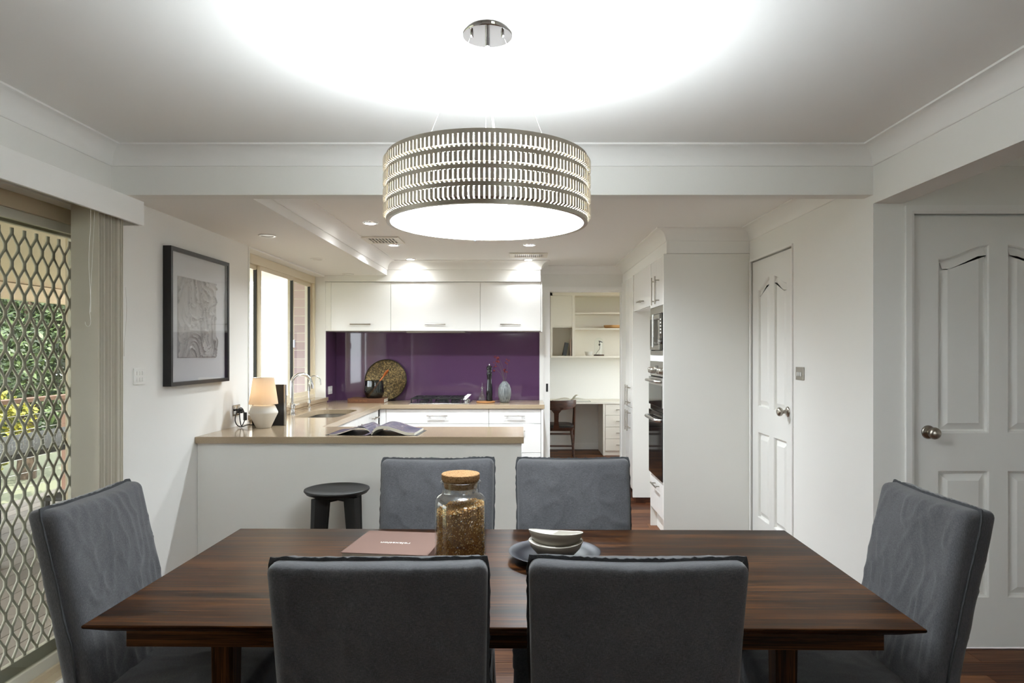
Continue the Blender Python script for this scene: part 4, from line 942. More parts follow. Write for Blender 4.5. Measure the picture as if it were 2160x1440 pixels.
# open magazine
mg = thing('open_magazine', 'open picture magazine lying on the peninsula worktop', 'magazine', (-0.905, 4.31, 0.91), math.radians(-3), world=False)
def leafpts(s, base):   # page profile across one half, s = -1 left, 1 right
    pts = []
    for i in range(19):
        u = i / 18; h = (0.045 if s < 0 else 0.042) * math.sin(min(1, u * 1.6) * PI) ** 0.8 * (1 - 0.55 * u) if u * 1.6 < 1 else 0
        h = 0.043 * (math.sin(PI * min(1, u * 1.15) ** 0.62) ** 1.2) * (1 - 0.3 * u)
        pts.append((s * 0.275 * u * (1 - 0.04), h + base * (1 - 0.15 * u)))
    return pts
for s in (-1, 1):
    th = 0.004 if s < 0 else 0.016
    top = leafpts(s, th + 0.004); bot = [(x, max(0.002, h - th - 0.002)) for x, h in top]
    mbp = MB().loops([[(x, -0.14 + 0.0, h) for x, h in top] + [(x, -0.14, h) for x, h in reversed(bot)], [(x, 0.14, h) for x, h in top] + [(x, 0.14, h) for x, h in reversed(bot)]])
    obj('page_block', mbp, 'page', mg, smooth=30)
    rings = [[(x, -0.138, h + 0.0008) for x, h in top], [(x, 0.138, h + 0.0008) for x, h in top], [(x, 0.138, h + 0.0002) for x, h in top], [(x, -0.138, h + 0.0002) for x, h in top]]
    obj('page', MB().loops(rings + [rings[0]], False, False, closed=False), 'page_print', mg, smooth=60)
obj('cover', MB().box(-0.285, 0.285, -0.145, 0.145, 0.0, 0.0018), 'book_black', mg)
obj('ribbon', MB().add([(-0.01, -0.14, 0.02), (0.012, -0.14, 0.02), (-0.025, -0.175, 0.003), (-0.05, -0.17, 0.002)], [(0, 1, 2, 3)]), 'page_print', mg)
# curled upper page on the left half
rings = []
for k in range(13):
    u = k / 12; a = u * 2.4; x = -0.02 - 0.11 * u + 0.02 * math.sin(a); h = 0.012 + 0.042 * math.sin(u * PI * 0.85)
    rings.append([(x, -0.135, h), (x, 0.135, h)])
obj('page', MB().loops(rings, False, False, closed=False), 'page_print', mg, smooth=60)

# ------------------------------------------------------------------ things on the back bench
t = thing('brown_book', 'thick brown book lying under the smoky tumbler', 'book', (-1.50, 6.92, 0.91))
obj('cover', MB().box(-1.728, -1.365, 6.80, 6.803, 0.91, 0.955).box(-1.728, -1.365, 6.803, 7.04, 0.91, 0.914).box(-1.728, -1.365, 6.803, 7.04, 0.951, 0.955), 'book_brown', t)
obj('pages', MB().box(-1.722, -1.371, 6.8035, 7.03, 0.9142, 0.9508), 'page', t)
me = text_mesh('PLATTER OF FIGS', 0.024, 'spine_letter', 'lettering'); me.transform(Matrix.Translation((-1.625, 6.7995, 0.933)) @ Matrix.Rotation(PI / 2, 4, 'X'))
bb = [v_.co.x for v_ in me.vertices]; 
obj('lettering', me, 'spine_letter', t)
GX, GY, GZ = -1.483, 6.90, 0.956
t = thing('smoky_tumbler', 'smoky glass tumbler holding a wooden spoon, on the brown book', 'tumbler', (GX, GY, GZ))
obj('glass_body', MB().lathe([(0.001, 0), (0.07, 0), (0.078, 0.006), (0.098, 0.052), (0.100, 0.062), (0.090, 0.175), (0.087, 0.175), (0.096, 0.062), (0.094, 0.053), (0.075, 0.01), (0.001, 0.008)], 48, (GX, GY, GZ), False, False), 'smoke_glass', t, smooth=50)
sp_ = thing('wooden_spoon', 'orange-brown wooden spoon leaning in the smoky tumbler', 'spoon', (GX, GY, GZ))
p0, p1 = Vector((GX - 0.055, GY - 0.03, GZ + 0.014)), Vector((GX + 0.085, GY + 0.035, GZ + 0.215))
obj('shaft', MB().tube([p0, p0.lerp(p1, 0.5), p1], [0.010, 0.0085, 0.007], 10), 'orange_wood', sp_, smooth=60)
dd = (p1 - p0).normalized(); side = Vector((0.83, -0.3, -0.45)).cross(dd).normalized(); nn_ = dd.cross(side).normalized()
rings = []
for k in range(11):
    u = k / 10; w_ = 0.008 + 0.021 * math.sin(PI * min(1, u * 0.93 + 0.03)) ; c_ = p1 + dd * (0.085 * u)
    rings.append([c_ + side * (w_ * (1 if u < 1 else 0.3)) * math.cos(2 * PI * j / 14) + nn_ * 0.007 * math.sin(2 * PI * j / 14) for j in range(14)])
obj('bowl', MB().loops(rings), 'orange_wood', sp_, smooth=60)
# bronze tray leaning on the splashback
tr = thing('bronze_tray', 'large round hammered bronze tray leaning on the plum splashback', 'tray', (-1.413, 7.085, 0.911), 0, world=False)
def disc(prof, seg=72):
    a = math.radians(-14); rings = []
    for r, d in prof:
        ring = []
        for j in range(seg):
            x, z, y = r * math.cos(2 * PI * j / seg), r * math.sin(2 * PI * j / seg) + 0.2215, -d
            ring.append((x, y * math.cos(a) - z * math.sin(a) * 1.0 - 0.0, z * math.cos(a) + y * math.sin(a)))
        rings.append(ring)
    return MB().loops(rings)
obj('dish', disc([(0.001, -0.006), (0.20, -0.006), (0.214, 0.008), (0.212, 0.010), (0.198, 0.0), (0.001, -0.001)]), 'bronze', tr, smooth=40)
rt = []
a = math.radians(-14)
for j in range(73):
    x, z, y = 0.2165 * math.cos(2 * PI * j / 72), 0.2165 * math.sin(2 * PI * j / 72) + 0.2215, -0.009
    rt.append((x, y * math.cos(a) - z * math.sin(a), z * math.cos(a) + y * math.sin(a)))
obj('rim', MB().tube(rt, 0.0055, 8), 'bronze_rim', tr, smooth=60)
# cooktop
t = thing('gas_cooktop', 'stainless gas cooktop with black trivets set in the back bench', 'cooktop', (-0.80, 6.88, 0.91))
obj('tray', MB().box(-1.095, -0.505, 6.665, 7.12, 0.9105, 0.918), 'steel', t, bevel=0.003)
for bx, by, r in ((-0.97, 6.79, 0.04), (-0.97, 7.0, 0.032), (-0.79, 6.9, 0.055), (-0.66, 6.79, 0.032), (-0.66, 7.0, 0.04)):
    b_ = obj('burner', MB().lathe([(0.001, 0), (r, 0), (r, 0.012), (r * 0.8, 0.016), (r * 0.8, 0.022), (r * 0.6, 0.024), (0.001, 0.024)], 24, (bx, by, 0.918)), 'cast_iron', t, smooth=40)
for x0, x1 in ((-1.075, -0.885), (-0.875, -0.72), (-0.71, -0.575)):
    mb = MB(); r = 0.006; z = 0.962
    fr = [(x0, 6.69, z), (x1, 6.69, z), (x1, 7.1, z), (x0, 7.1, z), (x0, 6.69, z)]
    mb.tube(fr[:2], r, 6).tube(fr[1:3], r, 6).tube(fr[2:4], r, 6).tube(fr[3:5], r, 6)
    for p in fr[:4]: mb.tube([p, (p[0], p[1], 0.918)], r, 6)
    xm = (x0 + x1) / 2
    for yy in (6.79, 7.0): mb.tube([(x0, yy, z + 0.004), (x1, yy, z + 0.004)], r * 0.9, 6)
    mb.tube([(xm, 6.69, z + 0.004), (xm, 7.1, z + 0.004)], r * 0.9, 6)
    obj('trivet', mb, 'cast_iron', t, smooth=50)
for k in range(4):
    obj('dial', MB().lathe([(0.001, 0), (0.02, 0), (0.018, 0.02), (0.001, 0.021)], 20, (-0.54, 6.72 + k * 0.1, 0.918)), 'steel', t, smooth=40)
t = thing('white_slab', 'small tilted white slab beside the cooktop trivets', 'spoon rest', (-0.555, 6.86, 0.94))
obj('dish', MB().add([(-0.60, 6.84, 0.9396), (-0.55, 6.80, 0.9396), (-0.505, 6.95, 0.985), (-0.545, 6.97, 0.985), (-0.60, 6.84, 0.9466), (-0.55, 6.80, 0.9466), (-0.505, 6.95, 0.992), (-0.545, 6.97, 0.992)], [(3, 2, 1, 0), (4, 5, 6, 7), (0, 1, 5, 4), (1, 2, 6, 5), (2, 3, 7, 6), (3, 0, 4, 7)]), 'plastic_white', t, bevel=0.003)  # thin tilted white slab above the dials
# board with oil cruet and pepper mill
WX, WY = -0.355, 6.86
tag(obj('serving_board', MB().lathe([(0.001, 0), (0.088, 0), (0.094, 0.004), (0.094, 0.012), (0.088, 0.016), (0.001, 0.016)], 48, (WX, WY, 0.911)), 'board_wood', smooth=40), 'round wooden board under the pepper mill and oil cruet', 'board')
cx0, cz0 = -0.39, 0.928
t = thing('oil_cruet', 'small clear glass oil cruet with pointed stopper', 'cruet', (cx0, WY, cz0))
obj('glass_body', MB().lathe([(0.001, 0), (0.036, 0), (0.039, 0.006), (0.034, 0.04), (0.02, 0.08), (0.0125, 0.098), (0.0125, 0.125), (0.024, 0.14), (0.022, 0.14), (0.0105, 0.125), (0.0105, 0.098), (0.018, 0.08), (0.032, 0.04), (0.036, 0.007), (0.001, 0.005)], 32, (cx0, WY, cz0), False, False), 'jar_glass', t, smooth=60)
obj('stopper', MB().lathe([(0.001, 0.105), (0.009, 0.108), (0.009, 0.14), (0.007, 0.148), (0.009, 0.158), (0.006, 0.178), (0.001, 0.186)], 20, (cx0, WY, cz0)), 'jar_glass', t, smooth=60)
mx_ = -0.318
t = thing('pepper_mill', 'tall glossy black pepper mill on the round board', 'pepper mill', (mx_, WY, cz0))
obj('body', MB().lathe([(0.001, 0), (0.031, 0), (0.032, 0.01), (0.030, 0.05), (0.0325, 0.07), (0.030, 0.12), (0.024, 0.19), (0.0225, 0.23), (0.026, 0.258), (0.0285, 0.268), (0.027, 0.28), (0.022, 0.286), (0.001, 0.286)], 40, (mx_, WY, cz0)), 'black_gloss', t, smooth=50)
obj('head', MB().lathe([(0.001, 0.287), (0.024, 0.288), (0.025, 0.300), (0.022, 0.306), (0.0285, 0.322), (0.028, 0.338), (0.019, 0.352), (0.001, 0.357)], 40, (mx_, WY, cz0)), 'black_gloss', t, smooth=50)
obj('finial', MB().lathe([(0.001, 0.356), (0.005, 0.357), (0.006, 0.364), (0.004, 0.371), (0.001, 0.373)], 16, (mx_, WY, cz0)), 'chrome', t, smooth=50)
# vase with dry red sprigs
vx, vy = -0.165, 6.87
t = thing('stoneware_vase', 'grey streaked stoneware vase with narrow neck near the bench end', 'vase', (vx, vy, 0.911))
obj('body', MB().lathe([(0.001, 0), (0.040, 0), (0.047, 0.006), (0.061, 0.05), (0.067, 0.10), (0.064, 0.14), (0.050, 0.18), (0.032, 0.2), (0.025, 0.207), (0.024, 0.214), (0.021, 0.213), (0.022, 0.205), (0.001, 0.19)], 40, (vx, vy, 0.911)), 'vase_glaze', t, smooth=60)
sg = thing('dried_sprigs', 'thin dry stems with dark red petals standing in the vase', 'flowers', (vx, vy, 1.1))
tips = [(-0.085, 0.0, 0.44), (-0.10, 0.01, 0.345), (-0.05, -0.01, 0.435), (0.025, 0.02, 0.415), (0.01, 0.0, 0.32), (-0.09, 0.0, 0.41)]
rg = random.Random(5)
for dx, dy, h in tips:
    a = Vector((vx, vy, 1.10)); b = Vector((vx + dx, vy + dy, 0.911 + h)); mid = a.lerp(b, 0.5) + Vector((0.012, 0, 0.02))
    st = obj('sprig', MB().tube(smooth_path([a, mid, b], 5), 0.0011, 6), 'stem', sg)
    for q in range(5):
        c_ = b + Vector((rg.uniform(-0.022, 0.022), rg.uniform(-0.015, 0.015), rg.uniform(-0.028, 0.02))); u = Vector((rg.gauss(0, 1), rg.gauss(0, 0.4), rg.gauss(0, 1))).normalized(); v_ = u.orthogonal().normalized(); n_ = u.cross(v_) * 0.0012; s = rg.uniform(0.010, 0.019)
        obj('petal', MB().loops([[c_ + e + u * s, c_ + e + v_ * s * 0.6, c_ + e - u * s * 0.8, c_ + e - v_ * s * 0.6] for e in (n_, -n_)]), 'petal', st)

# ------------------------------------------------------------------ framed picture
t = thing('framed_picture', 'black framed grey textured plaster artwork on the white wall', 'picture', (XL, 4.1, 1.23))
fy0, fy1, fz0, fz1, XA = 3.733, 4.48, 1.23, 2.003, -1.913
obj('frame', MB().plate(rect(fy0, fy1, fz0, fz1), [rect(fy0 + 0.022, fy1 - 0.022, fz0 + 0.022, fz1 - 0.022)], 'x', XL + 0.001, XA), 'black_paint', t, bevel=0.0015)
obj('mat_board', MB().box(XL + 0.003, XA - 0.022, fy0 + 0.02, fy1 - 0.02, fz0 + 0.02, fz1 - 0.02), 'mat_board', t)
obj('sheet', MB().box(XA - 0.0218, XA - 0.0205, 3.80, 4.37, 1.335, 1.90), 'mat_board', t)
na, nb_ = 130, 130; mb = MB()
for i in range(na + 1):
    for j in range(nb_ + 1):
        y = 3.84 + 0.485 * i / na; z = 1.385 + 0.465 * j / nb_
        q = Vector((y * 7.5, z * 4.2 - y * 2.5, 1.7)); wv = Vector((noise.noise(q * 0.9), noise.noise(q * 0.9 + Vector((9, 4, 2))), 0)) * 1.5; q2 = Vector((y * 13 + z * 5, z * 9 - y * 6, 3.1)) + wv * 1.3
        h = max(0, 1 - abs(noise.noise(q2)) * 5) ** 1.3 * 0.010 + noise.noise(q * 5) * 0.0016 + 0.004 + max(0, 1 - abs(noise.noise(q2 * 2.1)) * 6) ** 1.5 * 0.005
        e = 0 if i in (0, na) or j in (0, nb_) else 1
        mb.v.append((XA - 0.0205 + e * h, y, z))
for i in range(na):
    for j in range(nb_):
        a = i * (nb_ + 1) + j; mb.f.append((a, a + nb_ + 1, a + nb_ + 2, a + 1))
obj('artwork', mb, 'plaster_art', t, smooth=60, label='grey artwork with thick swirling ridges')
obj('glazing', MB().box(XA - 0.005, XA - 0.0035, fy0 + 0.02, fy1 - 0.02, fz0 + 0.02, fz1 - 0.02), 'picture_glass', t)

# ------------------------------------------------------------------ study
YD = 9.65
t = thing('wall_shelf', 'cream open shelf unit with cubbies on the study wall', 'shelf', (1.2, 9.8, 1.353))
zb, zt, xl, xr = 1.338, 2.265, 0.4155, 2.0
for nm, a in (('back_panel', (xl, xr, YS - 0.015, YS - 0.002, zb, zt)), ('side_panel', (xl, xl + 0.03, YD, YS - 0.015, zb, zt)), ('side_panel', (xr - 0.03, xr, YD, YS - 0.015, zb, zt)),
              ('divider', (0.724, 0.764, YD, YS - 0.015, zb + 0.025, zt - 0.05)), ('shelf_board', (xl, xr, YD - 0.002, YS - 0.015, zb, zb + 0.026)), ('shelf_board', (0.764, xr - 0.03, YD + 0.004, YS - 0.015, 1.735, 1.756)), ('shelf_board', (0.764, xr - 0.03, YD + 0.004, YS - 0.015, 1.956, 1.977)),
              ('top_rail', (xl, xr, YD, YS - 0.015, zt - 0.05, zt)), ('cupboard_door', (xl + 0.004, 0.722, YD - 0.004, YD + 0.014, 1.785, zt - 0.052)), ('shelf_board', (xl + 0.03, 0.724, YD + 0.016, YS - 0.015, 1.765, 1.785))):
    obj(nm, MB().box(*a), 'cream_board', t, bevel=0.001)
t = thing('desk', 'cream built-in desk with a stack of four drawers in the study', 'desk', (0.9, 9.6, 0))
obj('desk_top', MB().box(-0.4, 1.9, 9.35, YS - 0.002, 0.708, 0.735), 'cream_board', t, bevel=0.001)
obj('side_panel', MB().box(1.125, 1.153, 9.362, YS - 0.016, 0, 0.707), 'cream_board', t)
obj('carcass', MB().box(1.154, 1.58, 9.385, YS - 0.016, 0, 0.707), 'cream_board', t)
for z0, z1 in ((0.556, 0.703), (0.394, 0.552), (0.232, 0.39), (0.065, 0.228)):
    d = obj('drawer_front', MB().box(1.158, 1.578, 9.365, 9.384, z0, z1), 'cream_board', t, bevel=0.001)
    bar_handle(d, (1.368, 9.365, (z0 + z1) / 2), 'x', 0.13, (0, -0.025, 0), r=0.005)
def leanbook(name, lab, x, w_, d, h, ang, mat):
    b = thing(name, lab, 'book', (x, YD + 0.03, zb + 0.027), 0, world=False)
    c_, s_ = math.cos(ang), math.sin(ang)
    def tb(x0, x1, y0, y1, z0, z1):
        mb = MB().box(x0, x1, y0, y1, z0, z1); mb.v = [(X * c_ + Z * s_, Y, Z * c_ - X * s_ + w_ * max(0, s_)) for X, Y, Z in mb.v]; return mb
    obj('cover', tb(0, w_, 0, 0.003, 0, h).add(tb(0, 0.003, 0.003, d, 0, h).v, [(3, 2, 1, 0), (4, 5, 6, 7), (0, 1, 5, 4), (1, 2, 6, 5), (2, 3, 7, 6), (3, 0, 4, 7)]).add(tb(w_ - 0.003, w_, 0.003, d, 0, h).v, [(3, 2, 1, 0), (4, 5, 6, 7), (0, 1, 5, 4), (1, 2, 6, 5), (2, 3, 7, 6), (3, 0, 4, 7)]), mat, b)
    obj('pages', tb(0.0032, w_ - 0.0032, 0.0032, d - 0.003, 0.003, h - 0.003), 'page', b)
leanbook('dark_book', 'dark grey book leaning in the study cubby', 0.592, 0.05, 0.17, 0.185, 0.20, 'book_grey')
leanbook('pale_book', 'thin pale pink book upright in the study cubby', 0.694, 0.022, 0.17, 0.235, 0.0, 'book_pink')
tag(obj('small_bowl', MB().lathe([(0.001, 0), (0.035, 0), (0.045, 0.01), (0.058, 0.06), (0.055, 0.06), (0.042, 0.012), (0.001, 0.008)], 32, (0.965, YD + 0.10, zb + 0.0265)), 'ceramic_matt', smooth=50), 'small off-white bowl on the lowest study shelf', 'bowl')
tag(obj('wooden_tray', MB().lathe([(0.001, 0), (0.10, 0), (0.125, 0.012), (0.135, 0.045), (0.130, 0.045), (0.12, 0.015), (0.001, 0.008)], 40, (1.32, YD + 0.145, 1.7565)), 'tan_wood', smooth=50), 'tan wooden bowl on the middle study shelf', 'bowl')
clx, cly, clz = 1.112, YD + 0.10, zb + 0.0265
t = thing('glass_cloche', 'glass dome over a dark twig on the lowest study shelf', 'cloche', (clx, cly, clz))
obj('base', MB().lathe([(0.001, 0), (0.073, 0), (0.075, 0.004), (0.075, 0.016), (0.07, 0.02), (0.001, 0.02)], 36, (clx, cly, clz)), 'dark_wood', t, smooth=40)
obj('dome', MB().lathe([(0.063, 0.02), (0.063, 0.19), (0.058, 0.22), (0.045, 0.242), (0.022, 0.256), (0.001, 0.26)], 40, (clx, cly, clz), False, False), 'clear_glass', t, smooth=60)
tw = obj('twig', MB().tube(smooth_path([(clx - 0.045, cly, clz + 0.021), (clx - 0.02, cly, clz + 0.06), (clx + 0.012, cly, clz + 0.1), (clx + 0.016, cly, clz + 0.15), (clx + 0.018, cly, clz + 0.205)], 5), 0.0028, 8), 'twig', t, smooth=60)
for q in range(9):
    c_ = Vector((clx + 0.018 + rg.uniform(-0.022, 0.028), cly + rg.uniform(-0.015, 0.015), clz + 0.2 + rg.choice([0, 0, 0, -0.045]) + rg.uniform(-0.012, 0.014))); u = Vector((rg.gauss(0, 1), rg.gauss(0, 0.4), rg.gauss(0, 0.5))).normalized(); v_ = u.orthogonal().normalized(); n_ = u.cross(v_) * 0.0015; s = rg.uniform(0.012, 0.02)
    obj('leaf', MB().loops([[c_ + e + u * s, c_ + e + v_ * s * 0.5, c_ + e - u * s, c_ + e - v_ * s * 0.5] for e in (n_, -n_)]), 'twig', tw)
mg2 = thing('open_book', 'pale open book lying on the study desk', 'book', (0.70, 9.52, 0.735), 0, world=False)
for s in (-1, 1):
    top = [(s * 0.25 * i / 12, 0.006 + 0.035 * math.sin(PI * (i / 12) ** 0.6)) for i in range(13)]
    obj('page_block', MB().loops([[(x, -0.13, h) for x, h in top] + [(x, -0.13, 0.003) for x, h in reversed(top)], [(x, 0.13, h) for x, h in top] + [(x, 0.13, 0.003) for x, h in reversed(top)]]), 'page', mg2, smooth=30)
obj('cover', MB().box(-0.26, 0.26, -0.135, 0.135, 0, 0.003), 'book_grey', mg2)
obj('page', MB().loops([[(0.02 + 0.09 * u, yy, 0.03 + 0.055 * math.sin(u * PI * 0.7)) for yy in (-0.12, 0.12)] for u in [i / 8 for i in range(9)]], False, False, closed=False), 'page', mg2, smooth=60)
# study chair (seen from behind)
ch = thing('study_chair', 'dark timber chair with curved back at the study desk', 'chair', (0.46, 9.12, 0), world=False)
obj('seat', MB().loops([[(u, v, z) for u, v in rrect(-0.235 + d, 0.235 - d, -0.20 + d, 0.23 - d, 0.09)] for d, z in ((0.02, 0.425), (0.0, 0.435), (0.0, 0.452), (0.03, 0.465))]), 'seat_leather', ch, smooth=50)
obj('seat_rail', MB().loops([[(u, v, z) for u, v in rrect(-0.235 + d, 0.235 - d, -0.195 + d, 0.225 - d, 0.07)] for d, z in ((0.01, 0.385), (0.0, 0.4), (0.0, 0.428))]), 'dark_wood', ch, smooth=50)
# curved wrap-round back
rings = []
for i in range(25):
    a = math.radians(-150 + 300 * i / 24) if False else (-1 + 2 * i / 24)
    x = 0.262 * math.sin(a * 1.45) ; y = -0.26 + 0.20 * (1 - math.cos(a * 1.45)); hh = 0.062 * (1 - 0.55 * abs(a) ** 2.4); zc = 0.725 + 0.035 * abs(a) ** 2
    nx, ny = math.sin(a * 1.2), -math.cos(a * 1.2); th = 0.011
    rings.append([(x - nx * th, y - ny * th, zc - hh), (x + nx * th, y + ny * th, zc - hh), (x + nx * th * 1.2, y + ny * th * 1.2, zc), (x + nx * th, y + ny * th, zc + hh), (x - nx * th, y - ny * th, zc + hh), (x - nx * th * 0.6, y - ny * th * 0.6, zc)])
obj('backrest', MB().loops(rings), 'dark_wood', ch, smooth=50)
obj('back_stem', MB().loops([[(sx * w_, y + d, z) for sx, d in ((-1, -0.01), (1, -0.01), (1, 0.01), (-1, 0.01))] for w_, y, z in ((0.04, -0.205, 0.40), (0.028, -0.225, 0.52), (0.032, -0.245, 0.62), (0.075, -0.258, 0.675), (0.10, -0.26, 0.70))]), 'dark_wood', ch, smooth=50)
for sx in (-1, 1):
    obj('front_leg', MB().tube([(sx * 0.245, 0.17, 0.0), (sx * 0.25, 0.10, 0.42), (sx * 0.252, -0.03, 0.77)], [0.013, 0.021, 0.014], 10), 'dark_wood', ch, smooth=60)
    obj('rear_leg', MB().tube([(sx * 0.235, -0.21, 0.0), (sx * 0.2, -0.155, 0.41)], [0.012, 0.02], 10), 'dark_wood', ch, smooth=60)
    obj('side_stretcher', MB().tube([(sx * 0.215, -0.17, 0.24), (sx * 0.246, 0.13, 0.30)], 0.010, 8), 'dark_wood', ch, smooth=60)
obj('stretcher', MB().tube([(-0.205, -0.165, 0.345), (0.205, -0.165, 0.345)], [0.012, 0.012], 8), 'dark_wood', ch, smooth=60)
obj('stretcher', MB().tube([(-0.222, -0.19, 0.19), (0.222, -0.19, 0.19)], [0.011, 0.011], 8), 'dark_wood', ch, smooth=60)
# ceiling lamp added out of view to brighten the study
t = thing('added_ceiling_light', 'round ceiling light added unseen to brighten the study', 'ceiling lamp', (0.9, 8.4, 2.4))
obj('rim', MB().lathe([(0.15, 0.0), (0.16, -0.03), (0.15, -0.05), (0.145, -0.05)], 36, (0.9, 8.4, 2.4), False, False), 'plastic_white', t, smooth=40)
emit('study_glow', (1.0, 0.86, 0.68), 1.6)
obj('diffuser', MB().lathe([(0.001, -0.055), (0.10, -0.053), (0.146, -0.045), (0.146, -0.01), (0.001, -0.01)], 36, (0.9, 8.4, 2.4)), 'study_glow', t, smooth=60)
t = thing('added_window_study', 'unseen study side window added for daylight beyond the drawers', 'window', (2.25, 8.5, 0.7), kind='structure')  # window added out of view to let daylight into the study
obj('frame', MB().plate(rect(7.7, 9.3, 0.7, 2.15), [rect(7.74, 8.48, 0.74, 2.11), rect(8.52, 9.26, 0.74, 2.11)], 'x', 2.225, 2.275), 'trim_paint', t)
for a, b in ((7.74, 8.48), (8.52, 9.26)): obj('pane', MB().box(2.248, 2.252, a, b, 0.74, 2.11), 'clear_glass', t)

# ------------------------------------------------------------------ outside: deck, roof, rail, garden
struct('ground', MB().box(-40, 30, -30, 50, -0.75, -0.6), 'grass', 'grassy garden ground beyond the deck', 'ground')
deck = struct('deck_frame', MB().box(-5.15, -2.3, -1.5, 9.3, -0.2, -0.105), 'furniture_dark', 'weathered timber deck outside the sliding door', 'deck')
x = -5.1
while x < -2.3:
    y = -1.5
    while y < 9.3:
        ye = min(9.3, y + 5.4); obj('deck_plank', MB().box(x, x + 0.134, y + 0.002, ye - 0.002, -0.105, -0.08), 'deck_board', deck); y = ye
    x += 0.14
struct('patio_roof', MB().add([(-2.16, -2.0, 2.34), (-5.15, -2.0, 2.10), (-5.15, 8.1, 2.10), (-2.16, 8.1, 2.34), (-2.16, -2.0, 2.42), (-5.15, -2.0, 2.18), (-5.15, 8.1, 2.18), (-2.16, 8.1, 2.42)], [(0, 1, 2, 3), (7, 6, 5, 4), (0, 4, 5, 1), (1, 5, 6, 2), (2, 6, 7, 3), (3, 7, 4, 0)]), 'patio_roof', 'beige patio roof over the deck', 'patio roof')
struct('patio_beam', MB().box(-5.12, -5.02, -2.0, 8.2, 1.945, 2.10), 'patio_roof', 'beige beam along the outer edge of the patio roof', 'beam')
t = thing('deck_railing', 'brown timber railing with wires along the deck edge', 'railing', (-4.98, 4.5, -0.08))
obj('top_rail', MB().box(-5.04, -4.92, -1.5, 9.3, 0.915, 0.955), 'rail_timber', t)
for y in (1.6, 3.5, 5.5, 7.5, 9.2): obj('post', MB().box(-5.02, -4.94, y - 0.045, y + 0.045, -0.08, 0.915), 'rail_timber', t)
for k in range(6): obj('wire', MB().tube([(-4.98, -1.5, 0.06 + k * 0.145), (-4.98, 9.3, 0.06 + k * 0.145)], 0.003, 6), 'steel', t)
t = thing('outdoor_table', 'dark outdoor table on the deck beyond the glass door', 'table', (-4.05, 5.6, -0.08))
obj('table_top', MB().box(-4.4, -3.55, 4.6, 6.9, 0.66, 0.70), 'furniture_dark', t, bevel=0.004)
for x in (-4.3, -3.65):
    for y in (4.7, 6.8): obj('leg', MB().box(x - 0.04, x + 0.04, y - 0.04, y + 0.04, -0.08, 0.66), 'furniture_dark', t)
for k, (cx_, cy_, r_, lab) in enumerate(((-3.28, 5.2, PI / 2, 'dark outdoor chair on the house side of the outdoor table, nearer the glass door'), (-3.28, 6.2, PI / 2, 'dark outdoor chair on the house side of the outdoor table, farther along'), (-4.66, 5.6, -PI / 2, 'dark outdoor chair between outdoor table and railing'))):
    t = thing('outdoor_chair', lab, 'chair', (cx_, cy_, -0.08), r_, 'dark outdoor chairs', world=False)
    obj('seat', MB().box(-0.22, 0.22, -0.22, 0.22, 0.41, 0.44), 'furniture_dark', t, bevel=0.004)
    obj('backrest', MB().box(-0.22, 0.22, -0.25, -0.22, 0.50, 0.86), 'furniture_dark', t, bevel=0.004)
    for x in (-0.2, 0.2):
        obj('leg', MB().tube([(x, 0.2, 0), (x, 0.19, 0.42)], 0.018, 6), 'furniture_dark', t); obj('leg', MB().tube([(x, -0.28, 0), (x, -0.22, 0.44), (x, -0.235, 0.86)], 0.018, 6), 'furniture_dark', t)
tag(obj('garden_wall', MB().box(-5.2, -2.2, 9.5, 9.7, -0.6, 2.8), 'garden_white'), 'sunlit white rendered wall outside the kitchen window', 'wall')
bw = struct('brick_wall', MB().box(-2.285, -2.165, 6.875, 8.9, 0.0, 2.33), 'mortar', 'pale brick outer wall seen through the kitchen window', 'wall')
bme = mesh('brick', MB().box(-0.062, 0.062, -0.115, 0.115, -0.038, 0.038), 'brick')
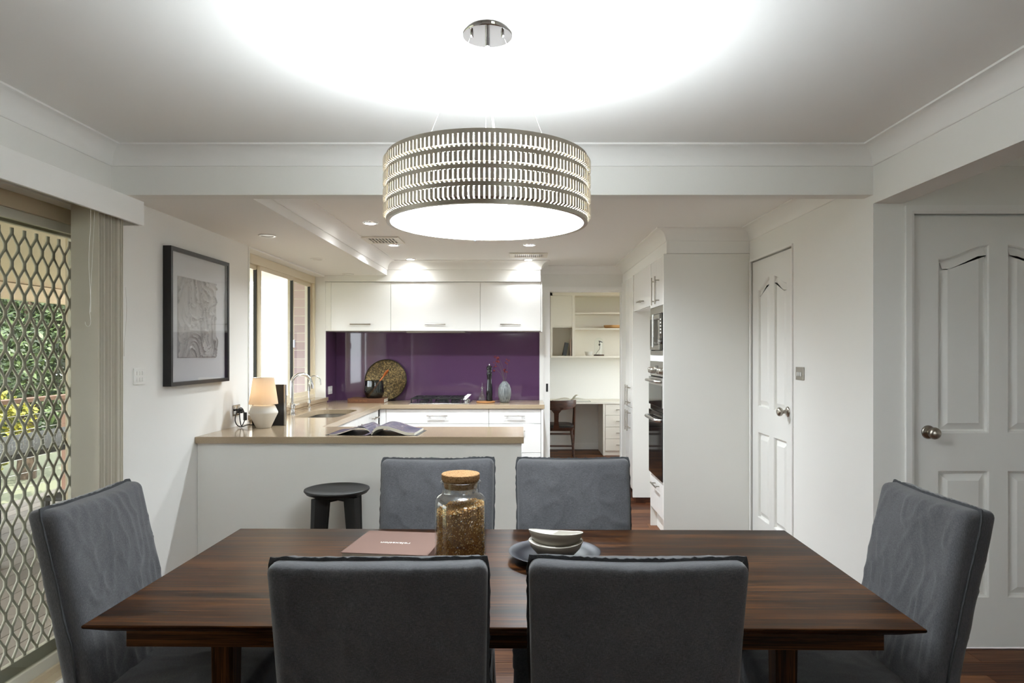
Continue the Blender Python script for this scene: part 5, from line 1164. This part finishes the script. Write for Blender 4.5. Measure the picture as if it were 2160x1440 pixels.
for r in range(20):
    for c_ in range(2):
        y = 6.98 + c_ * 0.24 + (0.0 if r % 2 else -0.0)
        o = bpy.data.objects.new('brick', bme); C.objects.link(o); o.parent = bw; o.location = (-2.2275 + rnd.uniform(-0.001, 0.001), y + (rnd.uniform(-0.002, 0.002)), 0.62 + r * 0.086)
def tree(name, label, cat, c, r, h, n, leafm, leaf, seed, trunk=True, grp=None):
    g = random.Random(seed); t = thing(name, label, cat, (c[0], c[1], -0.6), 0, grp)
    if trunk:
        obj('trunk', MB().tube([(c[0], c[1], -0.6), (c[0] + 0.1, c[1], h * 0.35), (c[0] - 0.05, c[1] + 0.1, h * 0.75)], [0.14, 0.10, 0.05], 8), 'bark', t, smooth=60)
    mb = MB(); clumps = [(Vector((c[0] + g.uniform(-r, r), c[1] + g.uniform(-r, r), c[2] + g.uniform(-0.5, 0.5) * h)), g.uniform(0.25, 0.5) * r) for _ in range(34)]
    for _ in range(n):
        cc, cr = g.choice(clumps); d = Vector((g.gauss(0, 1), g.gauss(0, 1), g.gauss(0, 1))).normalized() * cr * g.uniform(0.55, 1.05)
        p = cc + d; u = Vector((g.gauss(0, 1), g.gauss(0, 1), g.gauss(0, 0.7))).normalized(); v_ = u.orthogonal().normalized(); s = leaf * g.uniform(0.6, 1.3)
        mb.add([p + u * s, p + v_ * s * 0.45, p - u * s, p - v_ * s * 0.45], [(0, 1, 2, 3)])
    f = obj('foliage', mb, leafm, t); f['kind'] = 'stuff'
    return t
tree('garden_tree', 'leafy green tree beyond the deck railing, nearest the patio roof beam', 'tree', (-7.9, 10.9, 1.5), 1.35, 3.4, 30000, 'leaf_green', 0.05, 1, grp='green garden trees')
tree('garden_tree', 'leafy green tree farther off behind the deck railing', 'tree', (-12.6, 17.0, 1.7), 2.6, 4.8, 16000, 'leaf_green', 0.12, 2, grp='green garden trees')
tree('garden_shrub', 'low green shrub at the foot of the deck railing', 'shrub', (-5.95, 9.95, 0.1), 0.38, 1.3, 6000, 'leaf_green', 0.045, 3, False)
tree('yellow_shrub', 'yellow-leaved shrub behind the deck railing', 'shrub', (-6.75, 8.35, 0.35), 0.42, 1.1, 5000, 'leaf_yellow', 0.04, 4, False)
